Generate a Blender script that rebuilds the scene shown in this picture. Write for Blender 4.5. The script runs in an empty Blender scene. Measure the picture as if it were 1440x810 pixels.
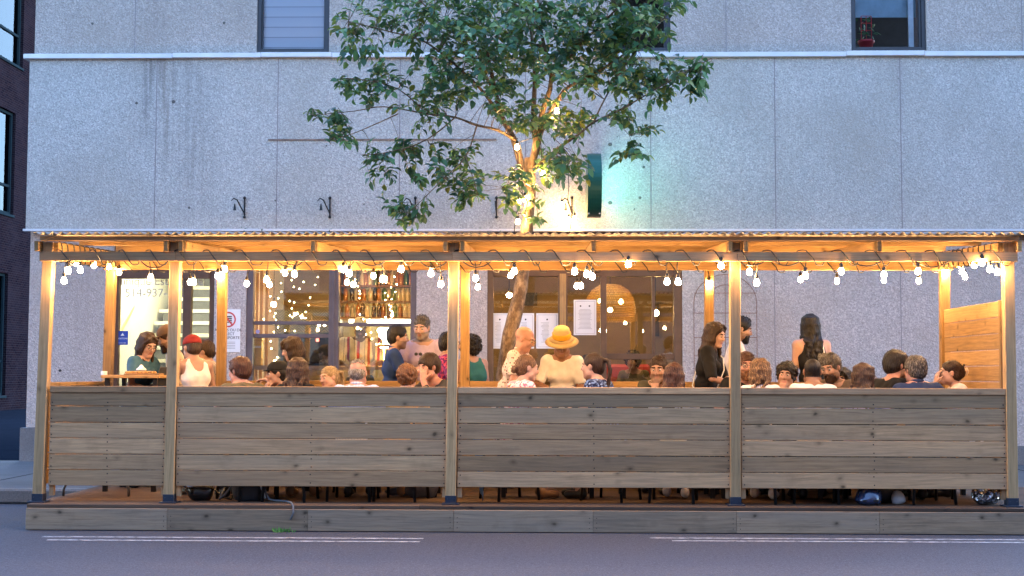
import bpy, math, random
import numpy as np
from mathutils import Vector, Matrix, Euler
random.seed(7); rng = np.random.default_rng(7)
PI = math.pi; R = math.radians
sc = bpy.context.scene
COL = sc.collection
# ------------------------------------------------------------------ camera
F = 1900.0; CAM = Vector((0, 0, 1.346))
yaw = math.atan(42 / F); tilt = math.atan(120 / F)
cam = bpy.data.cameras.new('camera'); camo = bpy.data.objects.new('camera', cam); COL.objects.link(camo)
CR = Matrix.Rotation(yaw, 3, 'Z') @ Matrix.Rotation(PI / 2 + tilt, 3, 'X') @ Matrix.Rotation(R(0.14), 3, 'Z')
camo.matrix_world = Matrix.Translation(CAM) @ CR.to_4x4()
cam.sensor_width = 36; cam.lens = F / 1440 * 36; cam.clip_end = 500; cam.clip_start = .1
sc.camera = camo
def P(px, py, Y):                       # photo pixel -> world point at depth Y
    d = CR @ Vector(((px - 720) / F, -(py - 405) / F, -1))
    return CAM + d * (Y / d.y)
def X(px, Y, py=500): return P(px, py, Y).x
def Z(py, Y, px=762): return P(px, py, Y).z
# ------------------------------------------------------------------ materials
MATS = {}
def nt(name):
    m = bpy.data.materials.new(name); m.use_nodes = True
    t = m.node_tree; t.nodes.clear()
    o = t.nodes.new('ShaderNodeOutputMaterial'); MATS[name] = m
    return m, t, o
def N(t, typ, **kw):
    n = t.nodes.new('ShaderNode' + typ)
    ins = kw.pop('ins', {})
    for k, v in kw.items(): setattr(n, k, v)
    for k, v in ins.items():
        s = n.inputs[k]
        if isinstance(v, bpy.types.NodeSocket): t.links.new(v, s)
        else: s.default_value = v
    return n
def rgba(c): return (c[0], c[1], c[2], 1)
def ramp(t, fac, stops, interp='LINEAR'):
    n = t.nodes.new('ShaderNodeValToRGB'); e = n.color_ramp; e.interpolation = interp
    while len(e.elements) < len(stops): e.elements.new(.5)
    for el, (p, c) in zip(e.elements, stops):
        el.position = p; el.color = rgba(c) if not isinstance(c, float) else (c, c, c, 1)
    t.links.new(fac, n.inputs[0]); return n.outputs[0]
def mix(t, a, b, f, bt='MIX'):
    n = t.nodes.new('ShaderNodeMix'); n.data_type = 'RGBA'; n.blend_type = bt
    for s, v in ((n.inputs[6], a), (n.inputs[7], b), (n.inputs[0], f)):
        if isinstance(v, bpy.types.NodeSocket): t.links.new(v, s)
        elif isinstance(v, (int, float)): s.default_value = v
        else: s.default_value = rgba(v)
    return n.outputs[2]
def objco(t): return t.nodes.new('ShaderNodeTexCoord').outputs['Object']
def mapping(t, v, scale, loc=(0, 0, 0), rot=(0, 0, 0)):
    return N(t, 'Mapping', ins={'Vector': v, 'Scale': scale, 'Location': loc, 'Rotation': rot}).outputs[0]
def noise(t, v, s, d=3, r=.6):
    return N(t, 'TexNoise', ins={'Vector': v, 'Scale': s, 'Detail': d, 'Roughness': r}).outputs[0]
def fin(t, o, col, rough=.6, metal=0, bump=None, bd=.005, spec=.5, **kw):
    b = N(t, 'BsdfPrincipled')
    for k, v in (('Base Color', col), ('Roughness', rough), ('Metallic', metal), ('Specular IOR Level', spec)) + tuple(kw.items()):
        s = b.inputs[k]
        if isinstance(v, bpy.types.NodeSocket): t.links.new(v, s)
        elif k in ('Base Color', 'Emission Color', 'Sheen Tint') : s.default_value = rgba(v)
        else: s.default_value = v
    if bump is not None:
        bn = N(t, 'Bump', ins={'Height': bump, 'Distance': bd, 'Strength': 1.0})
        t.links.new(bn.outputs[0], b.inputs['Normal'])
    t.links.new(b.outputs[0], o.inputs[0]); return b
def simple(name, c, rough=.6, metal=0, var=.15, vs=6., spec=.5, bump=0):
    if name in MATS: return MATS[name]
    m, t, o = nt(name); v = objco(t); n = noise(t, v, vs, 4)
    c2 = tuple(x * (1 - var) for x in c); c3 = tuple(min(1, x * (1 + var)) for x in c)
    col = ramp(t, n, [(.3, c2), (.7, c3)])
    fin(t, o, col, rough, metal, noise(t, v, 90, 3) if bump else None, bump or .001, spec)
    return m
def emit(name, c, s):
    m, t, o = nt(name); e = N(t, 'Emission', ins={'Color': rgba(c), 'Strength': s}); t.links.new(e.outputs[0], o.inputs[0]); return m
def wood(name, c, grey=(.2, .19, .17), g=.3, rough=.75):
    m, t, o = nt(name); uv = t.nodes.new('ShaderNodeUVMap').outputs[0]
    warp = N(t, 'TexNoise', ins={'Vector': mapping(t, uv, (1.3, 5, 1)), 'Scale': 1., 'Detail': 2.}).outputs['Color']
    wv = N(t, 'VectorMath', operation='MULTIPLY_ADD', ins={0: warp, 1: (.0, .06, 0), 2: uv}).outputs[0]
    grain = noise(t, mapping(t, wv, (2.2, 48, 1)), 1., 5, .7)
    wide = noise(t, mapping(t, uv, (.6, 4.5, 1)), 1., 3)
    c1 = ramp(t, grain, [(.25, tuple(x * .50 for x in c)), (.48, tuple(x * .95 for x in c)), (.75, tuple(min(1, x * 1.42) for x in c))])
    c2 = mix(t, c1, grey, ramp(t, wide, [(.35, 0.), (.7, g * 1.6)]))
    # knots
    wk = N(t, 'VectorMath', operation='MULTIPLY_ADD', ins={0: N(t, 'TexNoise', ins={'Vector': mapping(t, uv, (9, 14, 1)), 'Scale': 1., 'Detail': 3.}).outputs['Color'], 1: (.05, .04, 0), 2: uv}).outputs[0]
    vo = N(t, 'TexVoronoi', ins={'Vector': mapping(t, wk, (5.2, 7.2, 1)), 'Scale': 1.}).outputs['Distance']
    kn = ramp(t, vo, [(.055, 1.), (.095, .6), (.15, .25), (.28, 0.)])
    pick = N(t, 'TexVoronoi', ins={'Vector': mapping(t, wk, (5.2, 7.2, 1)), 'Scale': 1.}).outputs['Color']
    sel = ramp(t, N(t, 'SeparateColor', ins={0: pick}).outputs[0], [(.36, 0.), (.40, 1.)])
    kk = N(t, 'Math', operation='MULTIPLY', ins={0: kn, 1: sel}).outputs[0]
    c3 = mix(t, c2, tuple(x * .24 for x in c), kk)
    at = N(t, 'Attribute', attribute_name='rnd').outputs['Fac']
    br = N(t, 'MapRange', ins={'Value': at, 'From Min': 0., 'From Max': 1., 'To Min': .66, 'To Max': 1.30}).outputs[0]
    c4 = N(t, 'VectorMath', operation='SCALE', ins={0: c3, 'Scale': br}).outputs[0]
    st = noise(t, mapping(t, uv, (3, 3, 1)), 1.3, 4)
    c5 = mix(t, c4, tuple(x * .5 for x in c), ramp(t, st, [(.55, 0.), (.8, .45)]))
    fin(t, o, c5, rough, 0, grain, .0015, .3); return m
# ------------------------------------------------------------------ mesh builder
def tag(o, label=None, cat=None, group=None, kind=None):
    if label: o['label'] = label
    if cat: o['category'] = cat
    if group: o['group'] = group
    if kind: o['kind'] = kind
    return o
def empty(name, loc=(0, 0, 0), rz=0):
    o = bpy.data.objects.new(name, None); COL.objects.link(o); o.location = loc; o.rotation_euler.z = rz
    o.empty_display_size = .1; return o
class MB:
    def __init__(s): s.v = []; s.f = []; s.uv = []; s.r = []; s.m = []; s.mi = 0
    def add(s, vs, fs, uvs=None, r=None):
        b = len(s.v); s.v += [tuple(x) for x in vs]; r = random.random() if r is None else r
        for i, f in enumerate(fs):
            s.f.append([b + k for k in f]); s.m.append(s.mi); s.r.append(r)
            s.uv.append(uvs[i] if uvs else [(0, 0)] * len(f))
        return s
    def box(s, a, b, M=None, axis=None):
        x0, y0, z0 = a; x1, y1, z1 = b
        x0, x1 = min(x0, x1), max(x0, x1); y0, y1 = min(y0, y1), max(y0, y1); z0, z1 = min(z0, z1), max(z0, z1)
        vs = [(x0, y0, z0), (x1, y0, z0), (x1, y1, z0), (x0, y1, z0), (x0, y0, z1), (x1, y0, z1), (x1, y1, z1), (x0, y1, z1)]
        fs = [(0, 3, 2, 1), (4, 5, 6, 7), (0, 1, 5, 4), (1, 2, 6, 5), (2, 3, 7, 6), (3, 0, 4, 7)]
        d = (x1 - x0, y1 - y0, z1 - z0); L = axis if axis is not None else max(range(3), key=lambda i: d[i])
        ro = (random.random() * 50, random.random() * 50); nax = (2, 2, 1, 0, 1, 0); uvs = []
        for f, na in zip(fs, nax):
            oth = [i for i in range(3) if i != na]
            if L in oth: u, w = L, [i for i in oth if i != L][0]
            else: u, w = oth
            uvs.append([(vs[k][u] + ro[0], vs[k][w] + ro[1] + .37 * na) for k in f])
        if M is not None: vs = [M @ Vector(v) for v in vs]
        return s.add(vs, fs, uvs)
    def beam(s, p, q, w, h, up=(0, 0, 1)):          # box from p to q, w sideways, h along up
        p = Vector(p); q = Vector(q); d = q - p; L = d.length; d.normalize(); u = Vector(up)
        sd = d.cross(u).normalized(); u = sd.cross(d)
        M = Matrix((d, sd, u)).transposed().to_4x4(); M.translation = p
        return s.box((0, -w / 2, -h / 2), (L, w / 2, h / 2), M, 0)
    def tube(s, pts, rad, n=8, cap=True):
        pts = [Vector(p) for p in pts]; m = len(pts)
        rs = rad if hasattr(rad, '__len__') else [rad] * m
        vs = []; prev = None
        for i, p in enumerate(pts):
            d = (pts[min(i + 1, m - 1)] - pts[max(i - 1, 0)]).normalized()
            if prev is None: a = d.orthogonal().normalized()
            else:
                a = prev - d * prev.dot(d); a = a.normalized() if a.length > 1e-6 else d.orthogonal().normalized()
            prev = a; b = d.cross(a)
            for k in range(n):
                t = 2 * PI * k / n; vs.append(p + (a * math.cos(t) + b * math.sin(t)) * rs[i])
        fs = []; uvs = []; L = 0; ls = [0]
        for i in range(1, m): L += (pts[i] - pts[i - 1]).length; ls.append(L)
        for i in range(m - 1):
            for k in range(n):
                fs.append((i * n + k, i * n + (k + 1) % n, (i + 1) * n + (k + 1) % n, (i + 1) * n + k))
                uvs.append([(ls[i], k / n), (ls[i], (k + 1) / n), (ls[i + 1], (k + 1) / n), (ls[i + 1], k / n)])
        if cap:
            fs += [tuple(range(n))[::-1], tuple((m - 1) * n + k for k in range(n))]; uvs += [[(0, 0)] * n] * 2
        return s.add(vs, fs, uvs)
    def lathe(s, prof, c=(0, 0, 0), n=16, M=None):   # prof: (r,z)
        c = Vector(c); vs = []; fs = []
        for r, z in prof:
            for k in range(n):
                t = 2 * PI * k / n; p = Vector((r * math.cos(t), r * math.sin(t), z))
                vs.append((M @ p if M is not None else p) + c)
        for i in range(len(prof) - 1):
            for k in range(n): fs.append((i * n + k, i * n + (k + 1) % n, (i + 1) * n + (k + 1) % n, (i + 1) * n + k))
        fs.append(tuple(range(n))[::-1]); fs.append(tuple((len(prof) - 1) * n + k for k in range(n)))
        return s.add(vs, fs)
    def ball(s, c, r, n=10, m=7, M=None):
        r = r if hasattr(r, '__len__') else (r, r, r); prof = []
        vs = []; fs = []; c = Vector(c)
        for i in range(1, m):
            a = PI * i / m
            for k in range(n):
                t = 2 * PI * k / n; p = Vector((r[0] * math.sin(a) * math.cos(t), r[1] * math.sin(a) * math.sin(t), -r[2] * math.cos(a)))
                vs.append((M @ p if M is not None else p) + c)
        for i in range(m - 2):
            for k in range(n): fs.append((i * n + k, i * n + (k + 1) % n, (i + 1) * n + (k + 1) % n, (i + 1) * n + k))
        b = len(vs); p0 = Vector((0, 0, -r[2])); p1 = Vector((0, 0, r[2]))
        vs += [(M @ p0 if M is not None else p0) + c, (M @ p1 if M is not None else p1) + c]
        for k in range(n): fs.append((b, (k + 1) % n, k)); fs.append((b + 1, (m - 2) * n + k, (m - 2) * n + (k + 1) % n))
        return s.add(vs, fs)
    def build(s, name, mat, parent=None, smooth=False, bevel=0, loc=None):
        me = bpy.data.meshes.new(name)
        me.from_pydata(s.v, [], s.f)
        mats = mat if isinstance(mat, (list, tuple)) else [mat]
        for x in mats: me.materials.append(x)
        if len(mats) > 1: me.polygons.foreach_set('material_index', s.m)
        uvl = me.uv_layers.new(name='UVMap')
        uvl.data.foreach_set('uv', [c for f in s.uv for p in f for c in p])
        at = me.attributes.new('rnd', 'FLOAT', 'FACE'); at.data.foreach_set('value', s.r)
        if smooth: me.polygons.foreach_set('use_smooth', [True] * len(me.polygons))
        me.update()
        o = bpy.data.objects.new(name, me); COL.objects.link(o)
        if loc is not None: o.location = loc
        if parent is not None: o.parent = parent
        if bevel:
            b = o.modifiers.new('bevel', 'BEVEL'); b.width = bevel; b.segments = 1; b.limit_method = 'ANGLE'
        return o
def kids(o): return [c for c in COL.objects if c.parent is o]
def copy_tree(o, parent=None):
    ch = kids(o); c = o.copy(); COL.objects.link(c)
    if parent is not None: c.parent = parent
    for k in ch: copy_tree(k, c)
    return c
def text(name, s, size, mat, loc, parent=None, rot=(PI / 2, 0, 0), align='CENTER', ext=.001, sx=1):
    cu = bpy.data.curves.new(name, 'FONT'); cu.body = s; cu.size = size; cu.align_x = align; cu.align_y = 'CENTER'; cu.extrude = ext
    o = bpy.data.objects.new(name, cu); dg = None
    COL.objects.link(o); bpy.context.view_layer.update()
    me = bpy.data.meshes.new_from_object(o.evaluated_get(bpy.context.evaluated_depsgraph_get()))
    COL.objects.unlink(o); bpy.data.objects.remove(o)
    me.materials.clear(); me.materials.append(mat)
    o = bpy.data.objects.new(name, me); COL.objects.link(o); o.location = loc; o.rotation_euler = rot; o.scale = (sx, 1, 1)
    if parent is not None: o.parent = parent
    return o
# ------------------------------------------------------------------ implicit surfaces
class SDF:
    def __init__(s): s.p = []
    def cone(s, a, b, ra, rb=None, k=.02, op='add'):
        s.p.append(('c', np.array(a, float), np.array(b, float), ra, ra if rb is None else rb, k, op)); return s
    def ell(s, c, r, k=.02, op='add', M=None):
        r = r if hasattr(r, '__len__') else (r, r, r)
        s.p.append(('e', np.array(c, float), np.array(r, float), None if M is None else np.array(M.to_3x3()), 0, k, op)); return s
    def plane(s, pt, n, k=.004):            # keep the side the normal points away from
        s.p.append(('p', np.array(pt, float), np.array(n, float), 0, 0, k, 'int')); return s
    def bb(s, p):
        if p[0] == 'c':
            lo = np.minimum(p[1] - p[3], p[2] - p[4]); hi = np.maximum(p[1] + p[3], p[2] + p[4])
        elif p[0] == 'e':
            r = p[2].max() if p[3] is not None else p[2]; lo = p[1] - r; hi = p[1] + r
        else: return None
        return lo, hi
    def mesh(s, h):
        lo = np.full(3, 9e9); hi = -lo
        for p in s.p:
            if p[6] == 'add': a, b = s.bb(p); lo = np.minimum(lo, a); hi = np.maximum(hi, b)
        lo = lo - 3 * h - .01; n = np.ceil((hi + 3 * h + .01 - lo) / h).astype(int) + 1
        G = np.full(n, .08, np.float32)
        ax = [lo[i] + np.arange(n[i]) * h for i in range(3)]
        for p in s.p:
            k = p[5]
            if p[0] == 'p': sl = [slice(0, n[i]) for i in range(3)]
            else:
                a, b = s.bb(p); pad = k + 2.5 * h + .01
                i0 = np.clip(np.floor((a - pad - lo) / h).astype(int), 0, n); i1 = np.clip(np.ceil((b + pad - lo) / h).astype(int) + 1, 0, n)
                if (i1 <= i0).any(): continue
                sl = [slice(i0[i], i1[i]) for i in range(3)]
            x, y, z = np.meshgrid(ax[0][sl[0]], ax[1][sl[1]], ax[2][sl[2]], indexing='ij', sparse=True)
            if p[0] == 'c':
                A, B = p[1], p[2]; d = B - A; L2 = max((d * d).sum(), 1e-9)
                t = np.clip(((x - A[0]) * d[0] + (y - A[1]) * d[1] + (z - A[2]) * d[2]) / L2, 0, 1)
                D = np.sqrt((x - A[0] - t * d[0]) ** 2 + (y - A[1] - t * d[1]) ** 2 + (z - A[2] - t * d[2]) ** 2) - (p[3] + (p[4] - p[3]) * t)
            elif p[0] == 'e':
                X_, Y_, Z_ = x - p[1][0], y - p[1][1], z - p[1][2]
                if p[3] is not None:
                    m = p[3].T; X_, Y_, Z_ = (m[0, 0] * X_ + m[0, 1] * Y_ + m[0, 2] * Z_), (m[1, 0] * X_ + m[1, 1] * Y_ + m[1, 2] * Z_), (m[2, 0] * X_ + m[2, 1] * Y_ + m[2, 2] * Z_)
                r = p[2]; k0 = np.sqrt((X_ / r[0]) ** 2 + (Y_ / r[1]) ** 2 + (Z_ / r[2]) ** 2)
                k1 = np.sqrt((X_ / r[0] ** 2) ** 2 + (Y_ / r[1] ** 2) ** 2 + (Z_ / r[2] ** 2) ** 2) + 1e-9
                D = k0 * (k0 - 1) / k1
            else: D = (x - p[1][0]) * p[2][0] + (y - p[1][1]) * p[2][1] + (z - p[1][2]) * p[2][2]
            g = G[tuple(sl)]; D = D.astype(np.float32) if D.shape == g.shape else np.broadcast_to(D, g.shape).astype(np.float32)
            if p[6] == 'add':
                hh = np.clip(.5 + .5 * (g - D) / k, 0, 1); G[tuple(sl)] = g * (1 - hh) + D * hh - k * hh * (1 - hh)
            else:
                if p[6] == 'sub': D = -D
                hh = np.clip(.5 - .5 * (g - D) / k, 0, 1); G[tuple(sl)] = g * (1 - hh) + D * hh + k * hh * (1 - hh)
        G[0] = G[-1] = .05; G[:, 0] = G[:, -1] = .05; G[:, :, 0] = G[:, :, -1] = .05
        return surface_nets(G, lo, h)
def surface_nets(G, lo, h):
    n = np.array(G.shape) - 1; S = G < 0
    cnt = np.zeros(n, np.int16)
    for i in (0, 1):
        for j in (0, 1):
            for k in (0, 1): cnt += S[i:n[0] + i, j:n[1] + j, k:n[2] + k]
    ci = np.argwhere((cnt > 0) & (cnt < 8)); idx = np.full(n, -1, np.int64); idx[tuple(ci.T)] = np.arange(len(ci))
    acc = np.zeros((len(ci), 3)); num = np.zeros(len(ci))
    for axis in range(3):
        o1, o2 = [a for a in range(3) if a != axis]
        for a in (0, 1):
            for b in (0, 1):
                c0 = ci.copy(); c0[:, o1] += a; c0[:, o2] += b; c1 = c0.copy(); c1[:, axis] += 1
                g0 = G[tuple(c0.T)]; g1 = G[tuple(c1.T)]; m = (g0 < 0) != (g1 < 0)
                t = np.where(m, g0 / (g0 - g1 + 1e-12), 0)
                q = c0.astype(float); q[:, axis] += t
                acc[m] += q[m]; num[m] += 1
    V = acc / num[:, None] * h + lo; quads = []
    for axis in range(3):
        o1, o2 = [(1, 2), (2, 0), (0, 1)][axis]
        a0 = [slice(None)] * 3; a1 = [slice(None)] * 3; a0[axis] = slice(0, -1); a1[axis] = slice(1, None)
        s0 = S[tuple(a0)]; s1 = S[tuple(a1)]; e = np.argwhere(s0 != s1)
        e = e[(e[:, o1] > 0) & (e[:, o2] > 0)]; fl = s0[tuple(e.T)]
        def g(d1, d2):
            q = e.copy(); q[:, o1] -= d1; q[:, o2] -= d2; return idx[tuple(q.T)]
        Q = np.stack([g(0, 0), g(1, 0), g(1, 1), g(0, 1)], 1); Q[~fl] = Q[~fl][:, ::-1]
        quads.append(Q)
    Q = np.concatenate(quads); Q = Q[(Q >= 0).all(1)]
    return V, Q
def np_mesh(name, V, Q, mats, parent=None, mi=None, smooth_it=1, add=None):
    # light Laplacian smoothing
    for _ in range(smooth_it):
        E = np.concatenate([Q[:, [0, 1]], Q[:, [1, 2]], Q[:, [2, 3]], Q[:, [3, 0]]])
        A = np.zeros_like(V); c = np.zeros(len(V))
        np.add.at(A, E[:, 0], V[E[:, 1]]); np.add.at(c, E[:, 0], 1); np.add.at(A, E[:, 1], V[E[:, 0]]); np.add.at(c, E[:, 1], 1)
        V = V * .5 + .5 * A / np.maximum(c, 1)[:, None]
    if add is not None and len(add[0]): Q = np.concatenate([Q, np.array(add[1]) + len(V)]); V = np.concatenate([V, np.array(add[0])])
    me = bpy.data.meshes.new(name); me.vertices.add(len(V)); me.vertices.foreach_set('co', V.ravel())
    me.loops.add(Q.size); me.loops.foreach_set('vertex_index', Q.ravel().astype(np.int32))
    me.polygons.add(len(Q)); me.polygons.foreach_set('loop_start', np.arange(0, Q.size, 4, dtype=np.int32))
    me.polygons.foreach_set('loop_total', np.full(len(Q), 4, np.int32))
    me.polygons.foreach_set('use_smooth', np.ones(len(Q), bool))
    for m in (mats if isinstance(mats, (list, tuple)) else [mats]): me.materials.append(m)
    if mi is not None: me.polygons.foreach_set('material_index', mi(V[Q].mean(1)).astype(np.int32))
    me.update(calc_edges=True); me.validate()
    o = bpy.data.objects.new(name, me); COL.objects.link(o)
    if parent is not None: o.parent = parent
    return o
SKY_S = .15; SUN_S = .02; EXPO = 2.88; BULB_S = 96
# ------------------------------------------------------------------ palette
W_FRONT = wood('weathered_wood', (.44, .262, .133), (.28, .19, .122), .34)
W_FASC = wood('fascia_wood', (.30, .20, .125), (.21, .165, .13), .4)
W_POST = wood('post_wood', (.46, .29, .14), (.31, .22, .13), .3)
W_NEW = wood('pine_wood', (.36, .21, .085), (.28, .17, .075), .2)  # orange of the warm bulb light is put into the pine base
W_DECK = wood('deck_wood', (.10, .060, .038), (.07, .05, .04), .35)  # base darkened to stand in for the shadow of diners and tables
W_BAR = wood('counter_wood', (.42, .25, .12), (.3, .2, .12), .1, .45)
W_BOARD = wood('sign_board_wood', (.13, .07, .04), (.08, .05, .03), .2)
def stucco(name, base, stains=()):
    m, t, o = nt(name); v = objco(t)
    vo = N(t, 'TexVoronoi', ins={'Vector': v, 'Scale': 62.}); rc = N(t, 'SeparateColor', ins={0: vo.outputs['Color']}).outputs[0]
    n1 = noise(t, v, 48, 3, .7); n2 = noise(t, v, .55, 5, .6); n3 = noise(t, mapping(t, v, (1.6, 1, .12)), 1.7, 4)
    c = ramp(t, rc, [(.0, tuple(x * .72 for x in base)), (.35, tuple(x * .92 for x in base)), (.7, base), (1., tuple(min(1, x * 1.28) for x in base))])
    c = mix(t, c, tuple(x * .35 for x in base), ramp(t, n1, [(.27, .8), (.38, 0.)]))
    c = mix(t, c, tuple(x * f for x, f in zip(base, (.72, .68, .62))), ramp(t, n2, [(.42, 0.), (.72, .62)]))
    c = mix(t, c, tuple(x * f for x, f in zip(base, (.62, .6, .6))), ramp(t, n3, [(.56, 0.), (.8, .45)]))
    sx = N(t, 'SeparateXYZ', ins={0: v})
    for (x0, w, z1, z0, col, a) in stains:      # a rain streak: x centre, width, top, bottom
        wob = N(t, 'MapRange', ins={'Value': noise(t, mapping(t, v, (1, 1, .5)), 2.5, 3), 'To Min': -.14, 'To Max': .14}).outputs[0]
        xx = N(t, 'Math', operation='ADD', ins={0: sx.outputs[0], 1: wob}).outputs[0]
        dx = N(t, 'Math', operation='ABSOLUTE', ins={0: N(t, 'Math', operation='SUBTRACT', ins={0: xx, 1: x0}).outputs[0]}).outputs[0]
        fx = N(t, 'MapRange', ins={'Value': dx, 'From Min': 0., 'From Max': w, 'To Min': 1., 'To Max': 0.}).outputs[0]
        fz = N(t, 'MapRange', ins={'Value': sx.outputs[2], 'From Min': z0, 'From Max': z1, 'To Min': 0., 'To Max': 1.}).outputs[0]
        st = ramp(t, noise(t, mapping(t, v, (16, 1, .7)), 1., 3), [(.32, 0.), (.6, 1.)])
        f = N(t, 'Math', operation='MULTIPLY', ins={0: fx, 1: fz}).outputs[0]; f = N(t, 'Math', operation='MULTIPLY', ins={0: f, 1: st}).outputs[0]
        f = N(t, 'Math', operation='MULTIPLY', ins={0: f, 1: a}).outputs[0]
        c = mix(t, c, col, f)
    h = N(t, 'Math', operation='ADD', ins={0: vo.outputs['Distance'], 1: n1}).outputs[0]
    fin(t, o, c, .9, 0, h, .008, .25); return m
YL, YU = 18.2, 18.05
zt, zb = Z(79, YU), Z(321, YU)
g1 = (.11, .10, .10)
ST = stucco('pebble_stucco', (.48, .478, .462), [
    (X(208, YU, 100), .10, zt + .2, Z(215, YU), g1, .95), (X(232, YU, 100), .13, zt + .2, Z(250, YU), (.17, .12, .08), .8),
    (X(219, YU, 100), .55, zt + .5, Z(240, YU), g1, .45), (X(265, YU), .5, Z(240, YU), Z(330, YU), (.2, .18, .17), .4),
    (X(560, YU), .3, zt, Z(260, YU), (.2, .18, .17), .3), (X(912, YU), .25, zt, Z(330, YU), (.2, .18, .17), .35)])
ST_LOW = stucco('bulb_warmed_stucco', (.52, .455, .43), [(X(905, YL), .3, 3.2, 1.2, (.22, .19, .17), .4), (X(120, YL), .5, 3.2, .8, (.24, .21, .2), .3)])  # street-level stucco, warm bulb light put into its base colour
ST_TOP = stucco('fine_stucco', (.455, .415, .385), [(X(215, YL, 40), .5, zt + 2, zt - .3, (.15, .10, .07), .5), (X(1020, YL, 40), .6, zt + 2, zt - 1, (.2, .17, .15), .3)])
FLASH = simple('flashing_metal', (.62, .64, .68), .45, .3, .1, 3)
def asphalt():
    m, t, o = nt('asphalt'); v = objco(t)
    n1 = noise(t, v, 75, 4, .8); n2 = noise(t, mapping(t, v, (.35, 1.2, 1)), .9, 5); n3 = noise(t, v, 900 / 10, 2)
    c = ramp(t, n1, [(.32, (.018, .022, .034)), (.5, (.044, .050, .072)), (.66, (.12, .13, .16))])
    c = mix(t, c, (.016, .02, .03), ramp(t, noise(t, v, 24, 3, .75), [(.30, .75), (.5, 0.)])); c = mix(t, c, (.13, .14, .17), ramp(t, noise(t, v, 27, 3, .75), [(.56, 0.), (.74, .7)]))
    c = mix(t, c, (.060, .066, .088), ramp(t, n2, [(.35, 0.), (.75, .45)]))
    cr = N(t, 'TexVoronoi', feature='DISTANCE_TO_EDGE', ins={'Vector': N(t, 'VectorMath', operation='ADD', ins={0: v, 1: N(t, 'TexNoise', ins={'Vector': v, 'Scale': 2.}).outputs['Color']}).outputs[0], 'Scale': .22}).outputs[0]
    c = mix(t, c, (.03, .03, .03), ramp(t, cr, [(.0, .25), (.0015, 0.)]))
    fin(t, o, c, .82, 0, n1, .004, .35); return m
ASPH = asphalt()
def concrete(name, c, s=12, spec=.3):
    m, t, o = nt(name); v = objco(t); n = noise(t, v, s * 5, 3); n2 = noise(t, v, 1.2, 5)
    cc = ramp(t, n, [(.3, tuple(x * .75 for x in c)), (.7, tuple(x * 1.2 for x in c))])
    cc = mix(t, cc, tuple(x * .5 for x in c), ramp(t, n2, [(.5, 0.), (.75, .6)]))
    fin(t, o, cc, .9, 0, n, .003, spec); return m
CONC = concrete('sidewalk_concrete', (.10, .105, .115)); CONC2 = concrete('foundation_concrete', (.2, .195, .2))
ALLEY = concrete('alley_asphalt', (.014, .020, .032), 12, 0.)  # shade between the buildings is put into this dark base
def brickmat():
    m, t, o = nt('dark_brick'); g = N(t, 'NewGeometry'); sp = N(t, 'SeparateXYZ', ins={0: objco(t)})
    u = N(t, 'Math', operation='ADD', ins={0: sp.outputs[0], 1: sp.outputs[1]}).outputs[0]
    cv = N(t, 'CombineXYZ', ins={0: u, 1: sp.outputs[2]}).outputs[0]
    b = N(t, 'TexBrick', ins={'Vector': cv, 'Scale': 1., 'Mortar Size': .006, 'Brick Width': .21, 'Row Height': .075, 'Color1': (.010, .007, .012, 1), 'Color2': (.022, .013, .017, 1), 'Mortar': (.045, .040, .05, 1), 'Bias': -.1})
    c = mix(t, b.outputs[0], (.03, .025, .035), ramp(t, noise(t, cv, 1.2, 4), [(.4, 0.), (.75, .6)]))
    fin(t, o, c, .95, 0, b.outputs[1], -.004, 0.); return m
BRICK = brickmat()
def glassmat(name, tint=(1, 1, 1), refl=.10, trans=None, gc=(.9, .95, 1)):
    m, t, o = nt(name); tr = N(t, 'BsdfTransparent', ins={'Color': rgba(trans or tint)}); gl = N(t, 'BsdfGlossy', ins={'Color': rgba(gc), 'Roughness': .012})
    fr = N(t, 'Fresnel', ins={'IOR': 1.5}).outputs[0]; f = N(t, 'Math', operation='ADD', ins={0: fr, 1: refl - .04}).outputs[0]
    mx = N(t, 'MixShader', ins={0: f, 1: tr.outputs[0], 2: gl.outputs[0]}); t.links.new(mx.outputs[0], o.inputs[0]); return m
GLASS = glassmat('window_glass', (.9, .92, .9), .12); GLASS_UP = glassmat('upstairs_glass', (.95, .97, 1), .0, None, (.75, .8, .9)); GLASS_DK = glassmat('neighbour_glass', (.3, .38, .42), .04, None, (.30, .42, .52))
FR_GREY = simple('mauve_grey_frame', (.105, .085, .10), .5, .1, .15, 4); FR_BRN = simple('brown_frame', (.10, .048, .028), .45, 0, .25, 5)
FR_DARK = simple('dark_aluminium', (.045, .05, .06), .4, .5, .1)
BLACK = simple('black_metal', (.012, .012, .014), .45, .3); BLACKP = simple('black_plastic', (.015, .015, .017), .5)
WHITEP = simple('white_paint', (.8, .8, .77), .6, 0, .04)
CREAM = simple('cream_wall', (.78, .76, .64), .7, 0, .05, 2)
PAPER = simple('menu_paper', (.78, .78, .80), .7, 0, .03)
INK = simple('ink', (.03, .03, .035), .7); INKG = simple('grey_ink', (.32, .32, .34), .7)
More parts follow.
